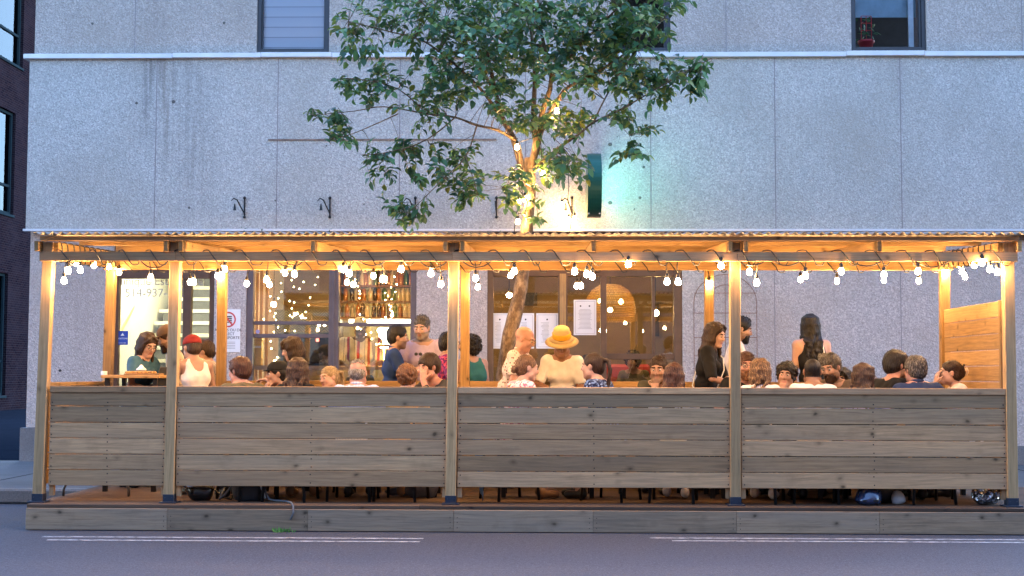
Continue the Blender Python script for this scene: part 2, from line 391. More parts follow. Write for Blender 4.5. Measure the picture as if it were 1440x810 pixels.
# ------------------------------------------------------------------ ground
def sheet(name, x0, y0, x1, y1, z, mat, kind='structure'):
    b = MB(); b.add([(x0, y0, z), (x1, y0, z), (x1, y1, z), (x0, y1, z)], [(0, 1, 2, 3)]); o = b.build(name, mat); tag(o, kind=kind); return o
sheet('road', -150, -60, 150, 150, 0, ASPH)
SW = .15; YK = 13.95
b = MB(); b.box((-60, YK, .003), (60, YL + .1, SW)); o = b.build('sidewalk', CONC, bevel=.015); tag(o, kind='structure')
b = MB(); b.box((-60, YK - .15, .003), (60, YK - .004, SW + .004)); o = b.build('kerb', concrete('kerb_concrete', (.15, .15, .155)), bevel=.02); tag(o, kind='structure')
b = MB()
for x in np.arange(-60, 60, 1.5): b.box((x, YK + .02, SW), (x + .012, YL, SW + .003))
o = b.build('sidewalk_joints', ALLEY); tag(o, kind='structure')
sheet('alley', -60, YL + .1, X(33, YL) - .02, 120, .12, ALLEY)
# painted double line
PAINT = None
m, t, o_ = nt('road_paint'); v = objco(t); n = noise(t, mapping(t, v, (3, 12, 1)), 4, 5, .75)
bs = N(t, 'BsdfPrincipled', ins={'Base Color': (.5, .52, .55, 1), 'Roughness': .7}); tp = N(t, 'BsdfTransparent')
mx = N(t, 'MixShader', ins={0: ramp(t, n, [(.42, 0.), (.62, .95)]), 1: bs.outputs[0], 2: tp.outputs[0]}); t.links.new(mx.outputs[0], o_.inputs[0]); PAINT = m
b = MB()
for (xa, xb, ya) in ((60, 597, 755.3), (66, 592, 759.8), (914, 1500, 757), (945, 1500, 761)):
    A = P(xa, ya, 11); 
    d = CR @ Vector(((xa - 720) / F, -(ya - 405) / F, -1)); k = -CAM.z / d.z; A = CAM + d * k
    xe = X(xb, A.y); b.add([(A.x, A.y - .032, .004), (xe, A.y - .032, .004), (xe, A.y + .032, .004), (A.x, A.y + .032, .004)], [(0, 1, 2, 3)])
o = b.build('lane_marking', PAINT); tag(o, kind='structure')
# ------------------------------------------------------------------ the stucco building
bld = empty('commercial_building', (X(760, YL), YL, SW)); bld.location = (0, YL, SW)
tag(bld, 'pale pebble-dash building with flat metal ledges and lit restaurant windows at street level', 'building')
OFF = Vector((0, YL, SW))
class BB(MB):                                   # builder in world coordinates, linked under the building
    def part(s, name, mat, parent=None, **k):
        o = s.build(name, mat, **k); o.parent = parent or bld
        o.location = -OFF if parent is None else (0, 0, 0)
        return o
def wp(name, mat, *boxes, parent=None, **k):
    b = BB()
    for a, c in boxes: b.box(a, c)
    return b.part(name, mat, parent, **k)
xL = X(36, YU, 322); xL0 = X(43, YL, 340); xR = 9.5
WA = (X(157, YL), X(300, YL)); WB = (X(345, YL), X(585, YL)); WC = (X(685, YL), X(960, YL))
zA, zB_, zBB = Z(341, YL), Z(362, YL), 1.02
zt = Z(78, YU, 760); zb = Z(322, YU, 760)
YW = YL + .32
wp('lower_wall', ST_LOW, ((xL0, YL, SW + .45), (WA[0], YW, zb)), ((WA[0], YL, zA), (WA[1], YW, zb)), ((WA[1], YL, SW), (WB[0], YW, zb)),
   ((WB[0], YL, zB_), (WB[1], YW, zb)), ((WB[0], YL, SW), (WB[1], YW, zBB)), ((WB[1], YL, SW), (WC[0], YW, zb)), ((WC[0], YL, zB_), (WC[1], YW, zb)), ((WC[1], YL, SW), (xR, YW, zb)))
wp('foundation', CONC2, ((xL0 - .05, YL - .08, SW), (WA[0], YW - .02, SW + .447)))
wp('foundation', CONC2, ((WC[1] + .05, YL - .03, SW), (xR, YL - .002, SW + .25)))
wp('upper_wall', ST, ((xL, YU, zb + .002), (xR, YW, zt - .002)))
w1 = (X(361, YL, 40), X(463, YL, 40)); w2 = (X(866, YL, 40), X(943, YL, 40)); w3 = (X(1197, YL, 40), X(1303, YL, 40))
xT = X(50, YL, 20); z7 = zt + 2.6; zs = Z(72, YL)
bx = []; xs = [xT, *w1, *w2, *w3, xR]
for i in range(0, 8, 2): bx.append(((xs[i], YL, zt), (xs[i + 1], YW, z7)))
for w in (w1, w2, w3): bx += [((w[0], YL, zt), (w[1], YW, zs)), ((w[0], YL, zs + 1.35), (w[1], YW, z7))]
wp('top_wall', ST_TOP, *bx)
wp('side_wall', ST, ((xL0, YW + .001, SW), (xL0 + .25, YW + 12, z7)), )
wp('roof_slab', CONC2, ((xT, YW + .001, z7 - .2), (xR, YW + 12, z7)))
# ledges: overlapping lengths of folded metal
b = BB(); xs = [xL - .07, X(236, YU), X(362, YU), X(463, YU), X(880, YU), X(1195, YU), X(1306, YU), xR]
for i in range(7):
    dz = (0, .012, .022, .01, .0, .02, .004)[i]
    b.box((xs[i], YU - .055 - .003 * (i % 2), zt - .035 + dz * .5), (xs[i + 1] - .004, YU + .12, zt + .03 + dz * .5))
b.part('ledge_flashing', FLASH, bevel=.006)
wp('drip_flashing', FLASH, ((xL - .03, YU - .02, zb - .03), (xR, YU + .05, zb)))
JS = simple('joint_sealant', (.25, .225, .235), .8)
for px in (219, 390, 562, 739, 915, 1090, 1267): x = X(px, YU, 200); wp('panel_joint', JS, ((x - .006, YU - .003, zb + .01), (x + .006, YU + .01, zt - .04)))
for px in (190, 1021, 1437): x = X(px, YL, 40); wp('panel_joint', JS, ((x - .005, YL - .003, zt + .03), (x + .005, YL + .01, z7)))
for px in (1090, 1268): x = X(px, YL); wp('panel_joint', JS, ((x - .005, YL - .003, SW + .3), (x + .005, YL + .01, zb - .03)))
# old wiring conduit, patches and bolt stubs left on the wall
b = BB(); z = Z(196, YU); b.box((X(373, YU), YU - .012, z - .012), (X(697, YU), YU, z + .010)); b.part('old_rail', simple('rusty_rail', (.22, .16, .13), .8, .1, .4, 9))
b = BB()
for (px, py, r) in ((130, 33, .02), (315, 32, .022), (192, 145, .022), (244, 143, .028), (266, 292, .02), (459, 205, .013), (512, 287, .012), (387, 282, .013), (858, 203, .03), (858, 285, .03), (895, 203, .02), (905, 235, .02), (900, 278, .022), (892, 294, .012), (1263, 110, .008), (831, 270, .01), (868, 192, .008)):
    Yw = YL if py < 78 else YU; c = P(px, py, Yw); b = BB(); b.ball((c.x, c.y + .003, c.z), (r, .012, r * .9), 10, 6); b.part('wall_stub', simple('patched_bolt', (.12, .12, .115), .8, .2))
c = P(882, 435 + 0, YL)
# upstairs windows
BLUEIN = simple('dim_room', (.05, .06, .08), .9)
def upwin(w, label, blind=None):
    f = BB(); t_ = .055; x0, x1 = w; z0, z1 = zs, zs + 1.35; y0, y1 = YL + .04, YL + .12
    f.box((x0, y0, z0), (x0 + t_, y1, z1)); f.box((x1 - t_, y0, z0), (x1, y1, z1)); f.box((x0 + t_, y0, z0), (x1 - t_, y1, z0 + t_)); f.box((x0 + t_, y0, z1 - t_), (x1 - t_, y1, z1))
    f.box((x0 + t_ + .002, y0 + .03, z0 + t_ + .002), (x0 + t_ + .02, y1 - .01, z1 - t_)); f.box((x1 - t_ - .03, y0 + .03, z0 + t_ + .002), (x1 - t_ - .002, y1 - .01, z1 - t_))
    fo = f.part('window', FR_DARK); tag(fo, label)
    g = MB(); g.box((x0 + t_, YL + .09, z0 + t_), (x1 - t_, YL + .096, z1 - t_)); g.build('pane', GLASS_UP, fo)
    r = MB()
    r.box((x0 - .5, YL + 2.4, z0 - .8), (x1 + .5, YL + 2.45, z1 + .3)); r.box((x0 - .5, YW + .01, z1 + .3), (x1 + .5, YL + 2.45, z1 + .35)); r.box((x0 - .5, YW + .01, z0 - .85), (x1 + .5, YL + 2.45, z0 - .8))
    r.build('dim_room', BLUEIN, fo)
    return fo
f1 = upwin(w1, 'window with closed white horizontal blinds')
m, t, o_ = nt('white_blind'); sp = N(t, 'SeparateXYZ', ins={0: objco(t)})
wv = N(t, 'Math', operation='FRACT', ins={0: N(t, 'Math', operation='MULTIPLY', ins={0: sp.outputs[2], 1: 1 / .142}).outputs[0]}).outputs[0]
fin(t, o_, ramp(t, wv, [(.0, (.42, .44, .5)), (.05, (.44, .48, .55)), (.1, (.85, .88, .92)), (1., (.75, .79, .85))]), .6)
g = MB(); g.box((w1[0] + .06, YL + .13, zs + .06), (w1[1] - .06, YL + .135, zs + 1.3)); g.build('blind', MATS['white_blind'], f1)
f2 = upwin(w2, 'window behind the leafy crown'); f3 = upwin(w3, 'window with a potted plant inside')
g = MB(); g.box((w3[1] - .20, YL + .16, zs + .06), (w3[1] - .13, YL + .19, zs + 1.3)); g.build('curtain_edge', simple('pale_curtain', (.6, .7, .75), .8), f3)
# blue-grey panel painted as the sky reflection high in window 3
g = MB(); g.box((w3[0] + .06, YL + .30, Z(18, YL)), (w3[1] - .06, YL + .31, zs + 1.3)); g.build('sky_reflection', simple('painted_sky_reflection', (.28, .42, .5), .8), f3)
pot = empty('potted_plant', (X(1219, YL + .2, 60), YL + .24, zs + .03)); tag(pot, 'potted green plant with red trellis standing in upstairs window', 'plant')
RED = simple('red_plastic', (.55, .05, .06), .4)
b = MB(); b.lathe([(.075, 0), (.10, .13), (.112, .13), (.112, .16), (.095, .16), (.09, .14)], n=16); b.build('pot', RED, pot, True)
b = MB()
for k in range(45):
    a = random.random() * 2 * PI; r = random.uniform(.02, .19); z = random.uniform(.15, .48); c = Vector((r * math.cos(a), r * math.sin(a) * .6, z)); d = Vector((random.gauss(0, 1), random.gauss(0, 1), random.gauss(0, .6))).normalized() * .045; e = d.orthogonal().normalized() * .022
    b.add([c - d, c + e, c + d, c - e], [(0, 1, 2, 3)])
b.build('leaves', simple('houseplant_leaf', (.05, .13, .05), .5), pot)
b = MB()
for x in (-.07, 0, .07): b.tube([(x, -.02, .15), (x, -.02, .5)], .005, 5)
for z in (.3, .4, .5): b.tube([(-.07, -.02, z), (.07, -.02, z)], .005, 5)
b.build('trellis', RED, pot)
# ------------------------------------------------------------------ entrance with the staircase
fy0, fy1 = YL + .06, YL + .16
fa = BB(); T = .06; x0, x1 = WA
zh = Z(385, YL)
fa.box((x0, fy0, SW), (x0 + T, fy1, zA)); fa.box((x1 - .08, fy0, SW), (x1, fy1, zA)); fa.box((x0 + T, fy0, zA - .03), (x1 - .08, fy1, zA))
fa.box((x0 + T, fy0 - .02, zh - .065), (x1 - .08, fy1, zh + .065))
xm = X(260, YL); fa.box((xm - .055, fy0, SW), (xm + .055, fy1, zh - .065))
fa.box((x0 + T, fy0, SW), (xm - .055, fy1, SW + .12))
fa.box((x0 + T, fy0 + .01, Z(573, YL)), (xm - .055, fy1 - .01, Z(563, YL)))
ent = fa.part('entrance_frame', FR_BRN); tag(ent, 'brown framed glass entrance')
g = MB(); g.box((x0 + T, YL + .11, SW), (x1 - .08, YL + .116, zA - .03)); g.build('pane', GLASS, ent)
tx = text('pane_lettering', 'Clinique Esthétique\n514-937-7003', .16, simple('frosted_vinyl', (.42, .42, .40), .7, 0, .03), (X(219, YL, 400), YL + .10, Z(404, YL)), ent, ext=.001)
# lobby
wp('lobby_wall', CREAM, ((x0 - .35, YW, SW - .1), (x0 - .3, 23.6, 3.6)), ((x1 + .05, YW, SW - .1), (x1 + .1, 23.6, 3.6)), ((x0 - .3, 23.6, SW), (x1 + .05, 23.65, 3.6)), ((x0 - .3, YW, 3.55), (x1 + .05, 23.6, 3.6)), ((x0 - .3, YW, SW), (x1 + .05, 23.6, SW + .01)))
st = BB(); TR = simple('stair_tread', (.62, .60, .48), .6, 0, .08); RI = simple('stair_riser', (.10, .10, .09), .7)
for n in range(0, 14):
    Y = 18.85 + .25 * n; z = SW + .2 * (n + 1); xl = min(max(X(197 + 21.5 * (n - 8.9), Y), x0 - .2), x1 - .3)
    st.mi = 0; st.box((xl - .06, Y - .02, z - .055), (x1 + .05, Y + .27, z)); st.mi = 1; st.box((xl, Y, z - .2), (x1 + .05, Y + .02, z - .056))
st.part('staircase', [TR, RI])
b = BB(); A = P(166, 471, 19.4); B = P(208, 392, 21); b.beam(A, B, .045, .05); b.part('handrail', simple('yellow_pine_rail', (.68, .5, .2), .5))
b = BB(); b.box((X(150, 19), 18.9, Z(569, 18.9)), (X(182, 19), 18.93, Z(563, 18.9))); b.part('skirting', BLACKP)
def lamp(name, label, cat, c, size, mat, group=None):
    b = MB(); b.box((-size[0], -size[1], -size[2]), size); o = b.build(name, mat, loc=c); tag(o, label, cat, group); return o
L_LOB = emit('lobby_tube_light', (1, .93, .70), 5.8)
lamp('ceiling_light', 'long white ceiling light over the entrance staircase', 'lamp', ((x0 + x1) / 2 - .2, 20, 3.5), (.55, .6, .02), L_LOB)
b = MB(); b.box((-.075, 0, -.095), (.075, .008, .095)); o = b.build('wall_notice', simple('navy_plate', (.03, .07, .35), .4), loc=(X(169, YL), YL + .085, Z(476, YL))); tag(o, 'small navy blue notice with white lettering on the entrance glass', 'sign')
text('lettering', 'HOSTONE', .030, WHITEP, (0, -.002, -.01), o); text('lettering', '514 937 7003', .018, WHITEP, (0, -.002, -.07), o)
k = MB(); k.add([(-.025, -.002, .03), (.025, -.002, .03), (0, -.002, .07)], [(0, 1, 2)]); k.build('emblem', WHITEP, o)
# no-parking style notice on the stucco pier
pc = P(321, 465, YL); sg = MB(); sg.box((-.165, -.012, -.29), (.165, -.002, .29)); sgo = sg.build('wall_sign', PAPER, loc=(pc.x, YL, pc.z)); tag(sgo, 'white sign with red prohibition circle on the pier beside the entrance', 'sign')
def ring(mb, cx, cz, r0, r1, y, n=28):
    vs = [];
    for k_ in range(n):
        a = 2 * PI * k_ / n; vs += [(cx + r0 * math.cos(a), y, cz + r0 * math.sin(a)), (cx + r1 * math.cos(a), y, cz + r1 * math.sin(a))]
    mb.add(vs, [(2 * i, 2 * i + 1, (2 * i + 3) % (2 * n), (2 * i + 2) % (2 * n)) for i in range(n)])
k = MB(); ring(k, 0, .15, .085, .105, -.015); k.add([(-.07, -.0155, .225), (-.055, -.0155, .24), (.07, -.0155, .075), (.055, -.0155, .06)], [(0, 1, 2, 3)]); k.build('prohibition_ring', RED, sgo)
k = MB()
for z in (.19, .165, .14, .115): k.box((-.05, -.0142, z - .008), (.05, -.0135, z + .008))
k.build('pictogram', INK, sgo)
text('lettering', "ALLONS OU DE\nDIRECT\nTRANSPORTE", .052, INK, (0, -.014, -.045), sgo)
k = MB()
for z in (-.155, -.175, -.2, -.22, -.24): k.box((-.12, -.0142, z - .003), (.10, -.0135, z + .003))
k.build('small_print', INKG, sgo)
# ------------------------------------------------------------------ restaurant windows
fb = BB(); x0, x1 = WB; zm = X(468, YL)
fb.box((x0, fy0 - .04, zBB), (x0 + .09, fy1, zB_)); fb.box((x1 - .08, fy0 - .04, zBB), (x1, fy1, zB_)); fb.box((zm - .065, fy0 - .04, zBB), (zm + .065, fy1, zB_)); fb.box((zm - .015, fy0 - .06, zBB), (zm + .015, fy0 - .042, zB_))
fb.box((x0 + .09, fy0, zB_ - .06), (zm - .065, fy1, zB_)); fb.box((zm + .065, fy0, zB_ - .06), (x1 - .08, fy1, zB_)); fb.box((x0 + .09, fy0, zBB), (zm - .065, fy1, zBB + .06)); fb.box((zm + .065, fy0, zBB), (x1 - .08, fy1, zBB + .06))
for (ya, yb, xa, xb) in ((452, 457, x0 + .09, zm - .065), (470, 475.5, x0 + .09, zm - .065), (454, 459, zm + .065, x1 - .08)): fb.box((xa, fy0 + .01, Z(yb, YL)), (xb, fy1 - .01, Z(ya, YL)))
fbo = fb.part('storefront_window', FR_GREY, bevel=.004); tag(fbo, 'mauve grey sliding window of the bar')
g = MB(); g.box((x0 + .09, YL + .115, zBB), (zm - .065, YL + .121, zB_)); g.build('pane', GLASS, fbo); g = MB(); g.box((zm + .065, YL + .115, zBB), (x1 - .08, YL + .121, zB_)); g.build('pane', GLASS, fbo)
g = MB(); c = P(360, 466, YL); g.lathe([(.028, 0), (.028, .003)], (c.x, YL + .110, c.z), 12, Matrix.Rotation(PI / 2, 4, 'X')); g.build('round_sticker', simple('violet_sticker', (.35, .36, .75), .5), fbo)
fc = BB(); x0, x1 = WC
fc.box((x0, fy0 - .04, SW), (x0 + .08, fy1, zB_)); fc.box((x1 - .11, fy0 - .04, SW), (x1, fy1, zB_)); fc.box((x0 + .08, fy0 - .02, Z(388, YL)), (x1 - .11, fy1, zB_))
for (xa, xb) in ((785, 798), (845, 853)): fc.box((X(xa, YL), fy0 - .06, SW), (X(xb, YL), fy1, Z(388, YL) - .001))
xd = X(853, YL); xk = X(918, YL)
fc.box((xd, fy0 - .01, Z(505, YL)), (x1 - .11, fy1 - .01, Z(497, YL))); fc.box((xk, fy0, Z(497, YL)), (xk + .04, fy1, Z(388, YL) - .001)); fc.box((X(798, YL), fy0, SW), (X(845, YL), fy1, SW + .25)); fc.box((x0 + .08, fy0, SW), (X(785, YL), fy1, SW + .6))
fco = fc.part('restaurant_front', FR_BRN, bevel=.004); tag(fco, 'brown framed glass door and side window')
g = MB(); g.box((x0 + .08, YL + .118, SW), (x1 - .11, YL + .124, zB_ - .1)); g.build('pane', GLASS, fco)
g = MB(); g.box((X(787, YL), fy0 - .085, SW), (X(796, YL), fy0 - .0615, Z(385, YL))); g.build('pine_post', W_NEW, fco)
# brown header boards under the overhang
b = BB(); b.box((X(150, YL), YL - .05, Z(333, YL)), (X(297, YL), YL - .003, zb - .035)); b.box((X(322, YL), YL - .05, Z(338, YL)), (X(584, YL), YL - .003, zb - .035)); b.box((X(690, YL), YL - .05, Z(338, YL)), (X(915, YL), YL - .003, zb - .035)); b.box((X(935, YL), YL - .05, Z(338, YL)), (xR, YL - .003, zb - .035))
b.part('header_board', W_BOARD)
# posted menus
def menu(px0, px1, py0, py1, name, label, dots):
    A = P(px0, py0, YL); B = P(px1, py1, YL); w = (B.x - A.x) / 2; h = (A.z - B.z) / 2
    b = MB(); b.box((-w, -.004, -h), (w, 0, h)); o = b.build('menu_poster', PAPER, loc=((A.x + B.x) / 2, YL + .10 - .0, (A.z + B.z) / 2)); tag(o, label, 'menu', 'menus posted on the restaurant glass')
    k = MB(); q = .02
    for (a, c) in (((-w + q, -h + q), (w - q, -h + q + .004)), ((-w + q, h - q - .004), (w - q, h - q)), ((-w + q, -h + q), (-w + q + .004, h - q)), ((w - q - .004, -h + q), (w - q, h - q))): k.box((a[0], -.0055, a[1]), (c[0], -.0047, c[1]))
    n = 16
    for i in range(n):
        z = h - .13 - i * (2 * h - .2) / n; L = random.uniform(.45, .85) * (w - .04)
        k.box((-L, -.0055, z - .003), (L if dots else L * .3, -.0047, z + .002))
    k.build('menu_lines', INKG, o); k = MB()
    for x in ((-.06, .06) if dots else (0,)): k.add([(x + .012 * math.cos(a_), -.0055, h - .085 + .012 * math.sin(a_)) for a_ in [i * PI / 4 for i in range(8)]], [tuple(range(8))])
    k.build('menu_mark', INK, o)
menu(690, 715, 440, 490, 0, 'white menu sheet in the side window, partly behind the tree trunk', 0)
menu(727, 751, 440, 490, 0, 'white menu sheet with brown border between trunk and twin sheet', 0)
menu(754, 785, 440, 490, 0, 'white menu sheet beside the pine post, above the straw hat', 0)
menu(807, 839, 421, 471, 0, 'white framed menu poster higher up on the glass door', 1)
# ------------------------------------------------------------------ restaurant room
rx0, rx1 = WB[0] - .5, WC[1] + .6; RY = 22.6
WARM = simple('ochre_plaster', (.22, .15, .065), .8, 0, .2, 1.5); DKWD = wood('dark_wood', (.12, .06, .03), (.08, .05, .03), .2, .5)
wp('room_wall', WARM, ((rx0, YW, SW), (rx0 + .05, RY, 3.2)), ((rx1, YW, SW), (rx1 + .05, RY, 3.2)), ((rx0, RY, SW), (rx1, RY + .05, 3.2)))
wp('room_ceiling', simple('dark_ceiling', (.14, .10, .06), .8), ((rx0, YW, 3.2), (rx1 + .05, RY, 3.25)))
wp('room_floor', DKWD, ((rx0, YW, SW + .001), (rx1 + .05, RY, SW + .03)))
wp('partition', WARM, ((X(600, YW), YW, SW + .03), (X(640, YW), YW + 1.6, 3.2)))
b = BB(); b.box((WB[0] + .02, YL + .18, Z(521, YL + .2)), (WB[1] - .02, YL + .55, Z(515, YL + .2))); b.part('window_counter', W_BAR, bevel=.005)
L_WARM = emit('warm_bulb_glass', (1, .55, .18), 90); L_BACK = emit('backlit_bar_panel', (1, .95, .62), 6.0); L_FAIRY = emit('fairy_bulb', (1, .78, .35), 26); L_TUBE = emit('fluorescent', (1, .86, .55), 14)
# back bar
bar = empty('back_bar', (X(525, 21.9), 21.9, SW)); tag(bar, 'lit back bar shelves behind the bartender', 'shelf')
bar.location = (0, 0, 0)
b = MB(); Y = 21.6
for py in (402, 424, 447): b.box((X(478, Y), Y, Z(py, Y) - .02), (X(585, Y), Y + .35, Z(py, Y) + .01))
b.box((X(476, Y), Y, Z(500, Y)), (X(478, Y), Y + .35, Z(380, Y))); b.box((X(585, Y), Y, Z(500, Y)), (X(587, Y), Y + .35, Z(380, Y)))
b.build('shelf', DKWD, bar)
b = MB(); b.box((X(486, Y), Y + .36, Z(458, Y)), (X(583, Y), Y + .38, Z(449, Y))); b.box((X(529, Y), Y + .36, Z(488, Y)), (X(553, Y), Y + .38, Z(460, Y))); b.build('backlit_panel', L_BACK, bar)
bm = [simple('bottle_%s' % n_, c_, .12, 0, .1, 6, .8) for n_, c_ in (('amber', (.30, .12, .02)), ('green', (.04, .12, .04)), ('clear', (.5, .47, .38)), ('dark', (.03, .02, .02)))]
def bottle_mesh(m_, h):
    b = MB(); b.lathe([(.0, 0), (.036, 0), (.038, .01), (.038, h * .58), (.03, h * .66), (.014, h * .74), (.013, h * .97), (.016, h)], n=10); o = b.build('bottle', m_, smooth=True); return o
protos = [bottle_mesh(m_, h) for m_, h in zip(bm, (.28, .30, .26, .31))]
i = 0
for ri, py in enumerate((402, 424, 447)):
    for px in np.arange(484 + ri * 2, 583, 6.1 + ri * .6):
        o = protos[i] if i < 4 else protos[random.randrange(4)].copy()
        if i >= 4: COL.objects.link(o)
        o.location = (X(px + random.uniform(-1.5, 1.5), Y + .15), Y + .12 + random.uniform(0, .12), Z(py, Y) + .0105)
        tag(o, 'liquor bottle on the %s shelf of the lit back bar' % ('top', 'middle', 'lowest')[ri], 'bottle', 'bottles on the back bar'); i += 1
# things on the window counter
zc = Z(515, YL + .2) + .001
def tagm(o, l, c, g=None): return tag(o, l, c, g)
GOLD = simple('brass', (.75, .48, .14), .25, .9)
e = empty('table_lamp', (X(540, YL + .33), YL + .33, zc)); tag(e, 'small brass mushroom lamp lit on the bar window counter', 'lamp')
b = MB(); b.lathe([(0, 0), (.05, 0), (.05, .015), (.012, .02), (.012, .26), (0, .26)], n=14); b.build('stem', GOLD, e, True)
b = MB(); b.lathe([(0, .30), (.07, .295), (.095, .27), (.095, .262), (0, .262)], n=18); b.build('lamp_shade', GOLD, e, True)
b = MB(); b.lathe([(.0, .245), (.05, .245), (.05, .2605), (0, .2605)], n=14); b.build('bulb', L_WARM, e, True)
e = empty('canister', (X(362, YL + .35), YL + .35, zc)); tag(e, 'tall yellow metal canister standing at the end of the window counter', 'canister')
YEL = simple('yellow_tin', (.75, .48, .08), .35, .2)
b = MB(); b.box((-.07, -.06, 0), (.07, .06, .33)); b.build('tin', YEL, e, bevel=.01); b = MB(); b.box((-.073, -.063, .331), (.073, .063, .385)); b.build('lid', YEL, e, bevel=.01); b = MB(); b.box((-.06, -.0635, .24), (.06, -.061, .27)); b.build('label_band', PAPER, e)
e = empty('loudspeaker', (X(432, YL + .4), YL + .42, zc)); tag(e, 'large dark loudspeaker with round cone on the window counter', 'speaker')
b = MB(); b.box((-.40, -.05, 0), (.36, .14, .46)); b.build('cabinet', simple('speaker_cabinet', (.05, .055, .07), .45), e, bevel=.03)
b = MB(); b.lathe([(.17, 0), (.205, .0), (.205, .02), (.17, .02)], (.12, -.052, .23), 28, Matrix.Rotation(PI / 2, 4, 'X')); b.build('cone_ring', BLACKP, e, True)
b = MB(); b.box((.13, -.085, .33), (.17, -.075, .375)); b.build('red_badge', emit('red_led', (1, .15, .1), 1.2), e)
# herringbone screen standing on the counter back edge
m, t, o_ = nt('herringbone'); v = objco(t); sp = N(t, 'SeparateXYZ', ins={0: v})
zig = N(t, 'Math', operation='PINGPONG', ins={0: sp.outputs[0], 1: .09}).outputs[0]
s_ = N(t, 'Math', operation='ADD', ins={0: zig, 1: sp.outputs[2]}).outputs[0]; fr = N(t, 'Math', operation='FRACT', ins={0: N(t, 'Math', operation='MULTIPLY', ins={0: s_, 1: 26.}).outputs[0]}).outputs[0]
fin(t, o_, ramp(t, fr, [(.45, (.05, .045, .04)), (.55, (.30, .22, .12))]), .6)
b = MB(); b.box((X(386, 18.95), 18.95, Z(474, 18.95)), (X(462, 18.95), 18.97, Z(436, 18.95))); o = b.build('folding_screen', m); tag(o, 'herringbone patterned screen above the dark loudspeaker', 'screen')
b = MB()
for px in (358, 364, 372): b.box((X(px, 19.3), 19.3, SW), (X(px + 4, 19.3), 19.34, 3.1))
o = b.build('curtain', simple('amber_curtain', (.55, .30, .08), .8)); tag(o, 'amber curtain hanging at the end of the bar window', 'curtain')
# fairy lights
fl = empty('fairy_lights', (X(460, 18.7), 18.7, 3.0)); tag(fl, 'thin wire of tiny warm fairy lights hanging inside the bar windows', 'string light')
F4 = [(160, 45), (255, 60), (255, 143), (330, 120), (415, 135), (497, 155), (515, 100), (385, 183), (345, 170), (178, 237), (235, 250), (257, 203), (315, 270), (347, 280), (462, 247), (450, 300), (330, 322), (175, 340), (215, 358), (430, 348), (205, 382), (317, 373), (335, 383), (400, 393), (218, 405), (130, 400), (233, 457), (284, 480), (352, 483), (203, 490), (188, 508), (308, 500), (275, 537), (180, 557), (185, 608), (240, 632), (228, 672), (215, 690), (205, 695), (257, 685)]
F3 = [(148, 118), (168, 165), (180, 198), (183, 218), (178, 250), (430, 97), (380, 37), (445, 152), (370, 140), (428, 45), (363, 212), (383, 235), (410, 257), (365, 262), (390, 298), (405, 308), (410, 345), (398, 330), (415, 355), (435, 205), (405, 170), (182, 365), (208, 400), (190, 470), (228, 507), (262, 495), (268, 540), (300, 578), (345, 580), (320, 575), (365, 385), (400, 400)]
pts = [(345 + .1976 * a, 370 + .1975 * c) for a, c in F4] + [(470 + .1974 * a, 370 + .1975 * c) for a, c in F3]
PW = [P(a, c, 18.62 + random.uniform(-.03, .05)) for a, c in pts]
wires = MB(); chains = {}
for q in PW: chains.setdefault(round(q.x / .22), []).append(q)
for k_, l in chains.items():
    l.sort(key=lambda q: -q.z); tp_ = Vector((l[0].x, l[0].y, 3.0)); wires.tube([tp_] + l, .0018, 4)
wires.build('wire', simple('copper_wire', (.25, .13, .05), .4, .8), fl, loc=None).location = -fl.location
pr = None
for q in PW:
    if pr is None:
        b = MB(); b.ball((0, 0, 0), .0072, 6, 5); pr = b.build('bulb', L_FAIRY, fl); o = pr
    else: o = pr.copy(); COL.objects.link(o)
    o.location = q - fl.location
# pendants
def pendant(px, py, Y, r, label, mat=L_WARM, name='pendant_lamp'):
    c = P(px, py, Y); e = empty(name, c); tag(e, label, 'lamp')
    b = MB(); b.ball((0, 0, 0), r, 14, 9); b.build('bulb', mat, e, True); b = MB(); b.lathe([(.018, r * .9), (.02, r + .05), (.006, r + .06), (.004, 3.2 - c.z), (0, 3.2 - c.z)], n=8); b.build('cord', BLACKP, e); return e
pendant(385, 428, 20.2, .042, 'glowing globe pendant behind the first bar window', emit('orange_globe', (1, .42, .12), 90))
pendant(497, 400, 20.4, .042, 'glowing globe pendant above the bartender cap', MATS['orange_globe'])
pendant(541, 392, 20.6, .042, 'glowing globe pendant over the bottle shelves', MATS['orange_globe'])
pendant(716, 415, 20.5, .042, 'globe pendant seen behind the tree trunk', MATS['orange_globe'])
pendant(922, 440, 20.3, .045, 'small round pendant lamp near the door edge')
e = empty('basket_lamp', P(858, 426, 19.7)); tag(e, 'large woven basket pendant lamp glowing inside the restaurant door', 'lamp')
L_BSK = emit('basket_bulb', (1, .6, .22), 11)
m, t, o_ = nt('woven_rattan'); uv = t.nodes.new('ShaderNodeUVMap').outputs[0]; br = N(t, 'TexBrick', ins={'Vector': uv, 'Scale': 1., 'Brick Width': .03, 'Row Height': .035, 'Mortar Size': .006, 'Color1': (.42, .24, .08, 1), 'Color2': (.55, .33, .12, 1), 'Mortar': (.04, .02, .01, 1)})
bs = N(t, 'BsdfPrincipled', ins={'Base Color': br.outputs[0], 'Roughness': .6}); tl = N(t, 'BsdfTranslucent', ins={'Color': br.outputs[0]}); mx = N(t, 'MixShader', ins={0: .5, 1: bs.outputs[0], 2: tl.outputs[0]}); tp = N(t, 'BsdfTransparent'); mx = N(t, 'MixShader', ins={0: br.outputs[1], 1: mx.outputs[0], 2: tp.outputs[0]}); t.links.new(mx.outputs[0], o_.inputs[0])
b = MB(); prof = [(.36, -.28), (.37, -.15), (.36, 0), (.34, .08), (.27, .19), (.16, .26), (.05, .28)]; n = 40
vs = []; fs = []; uvs = []
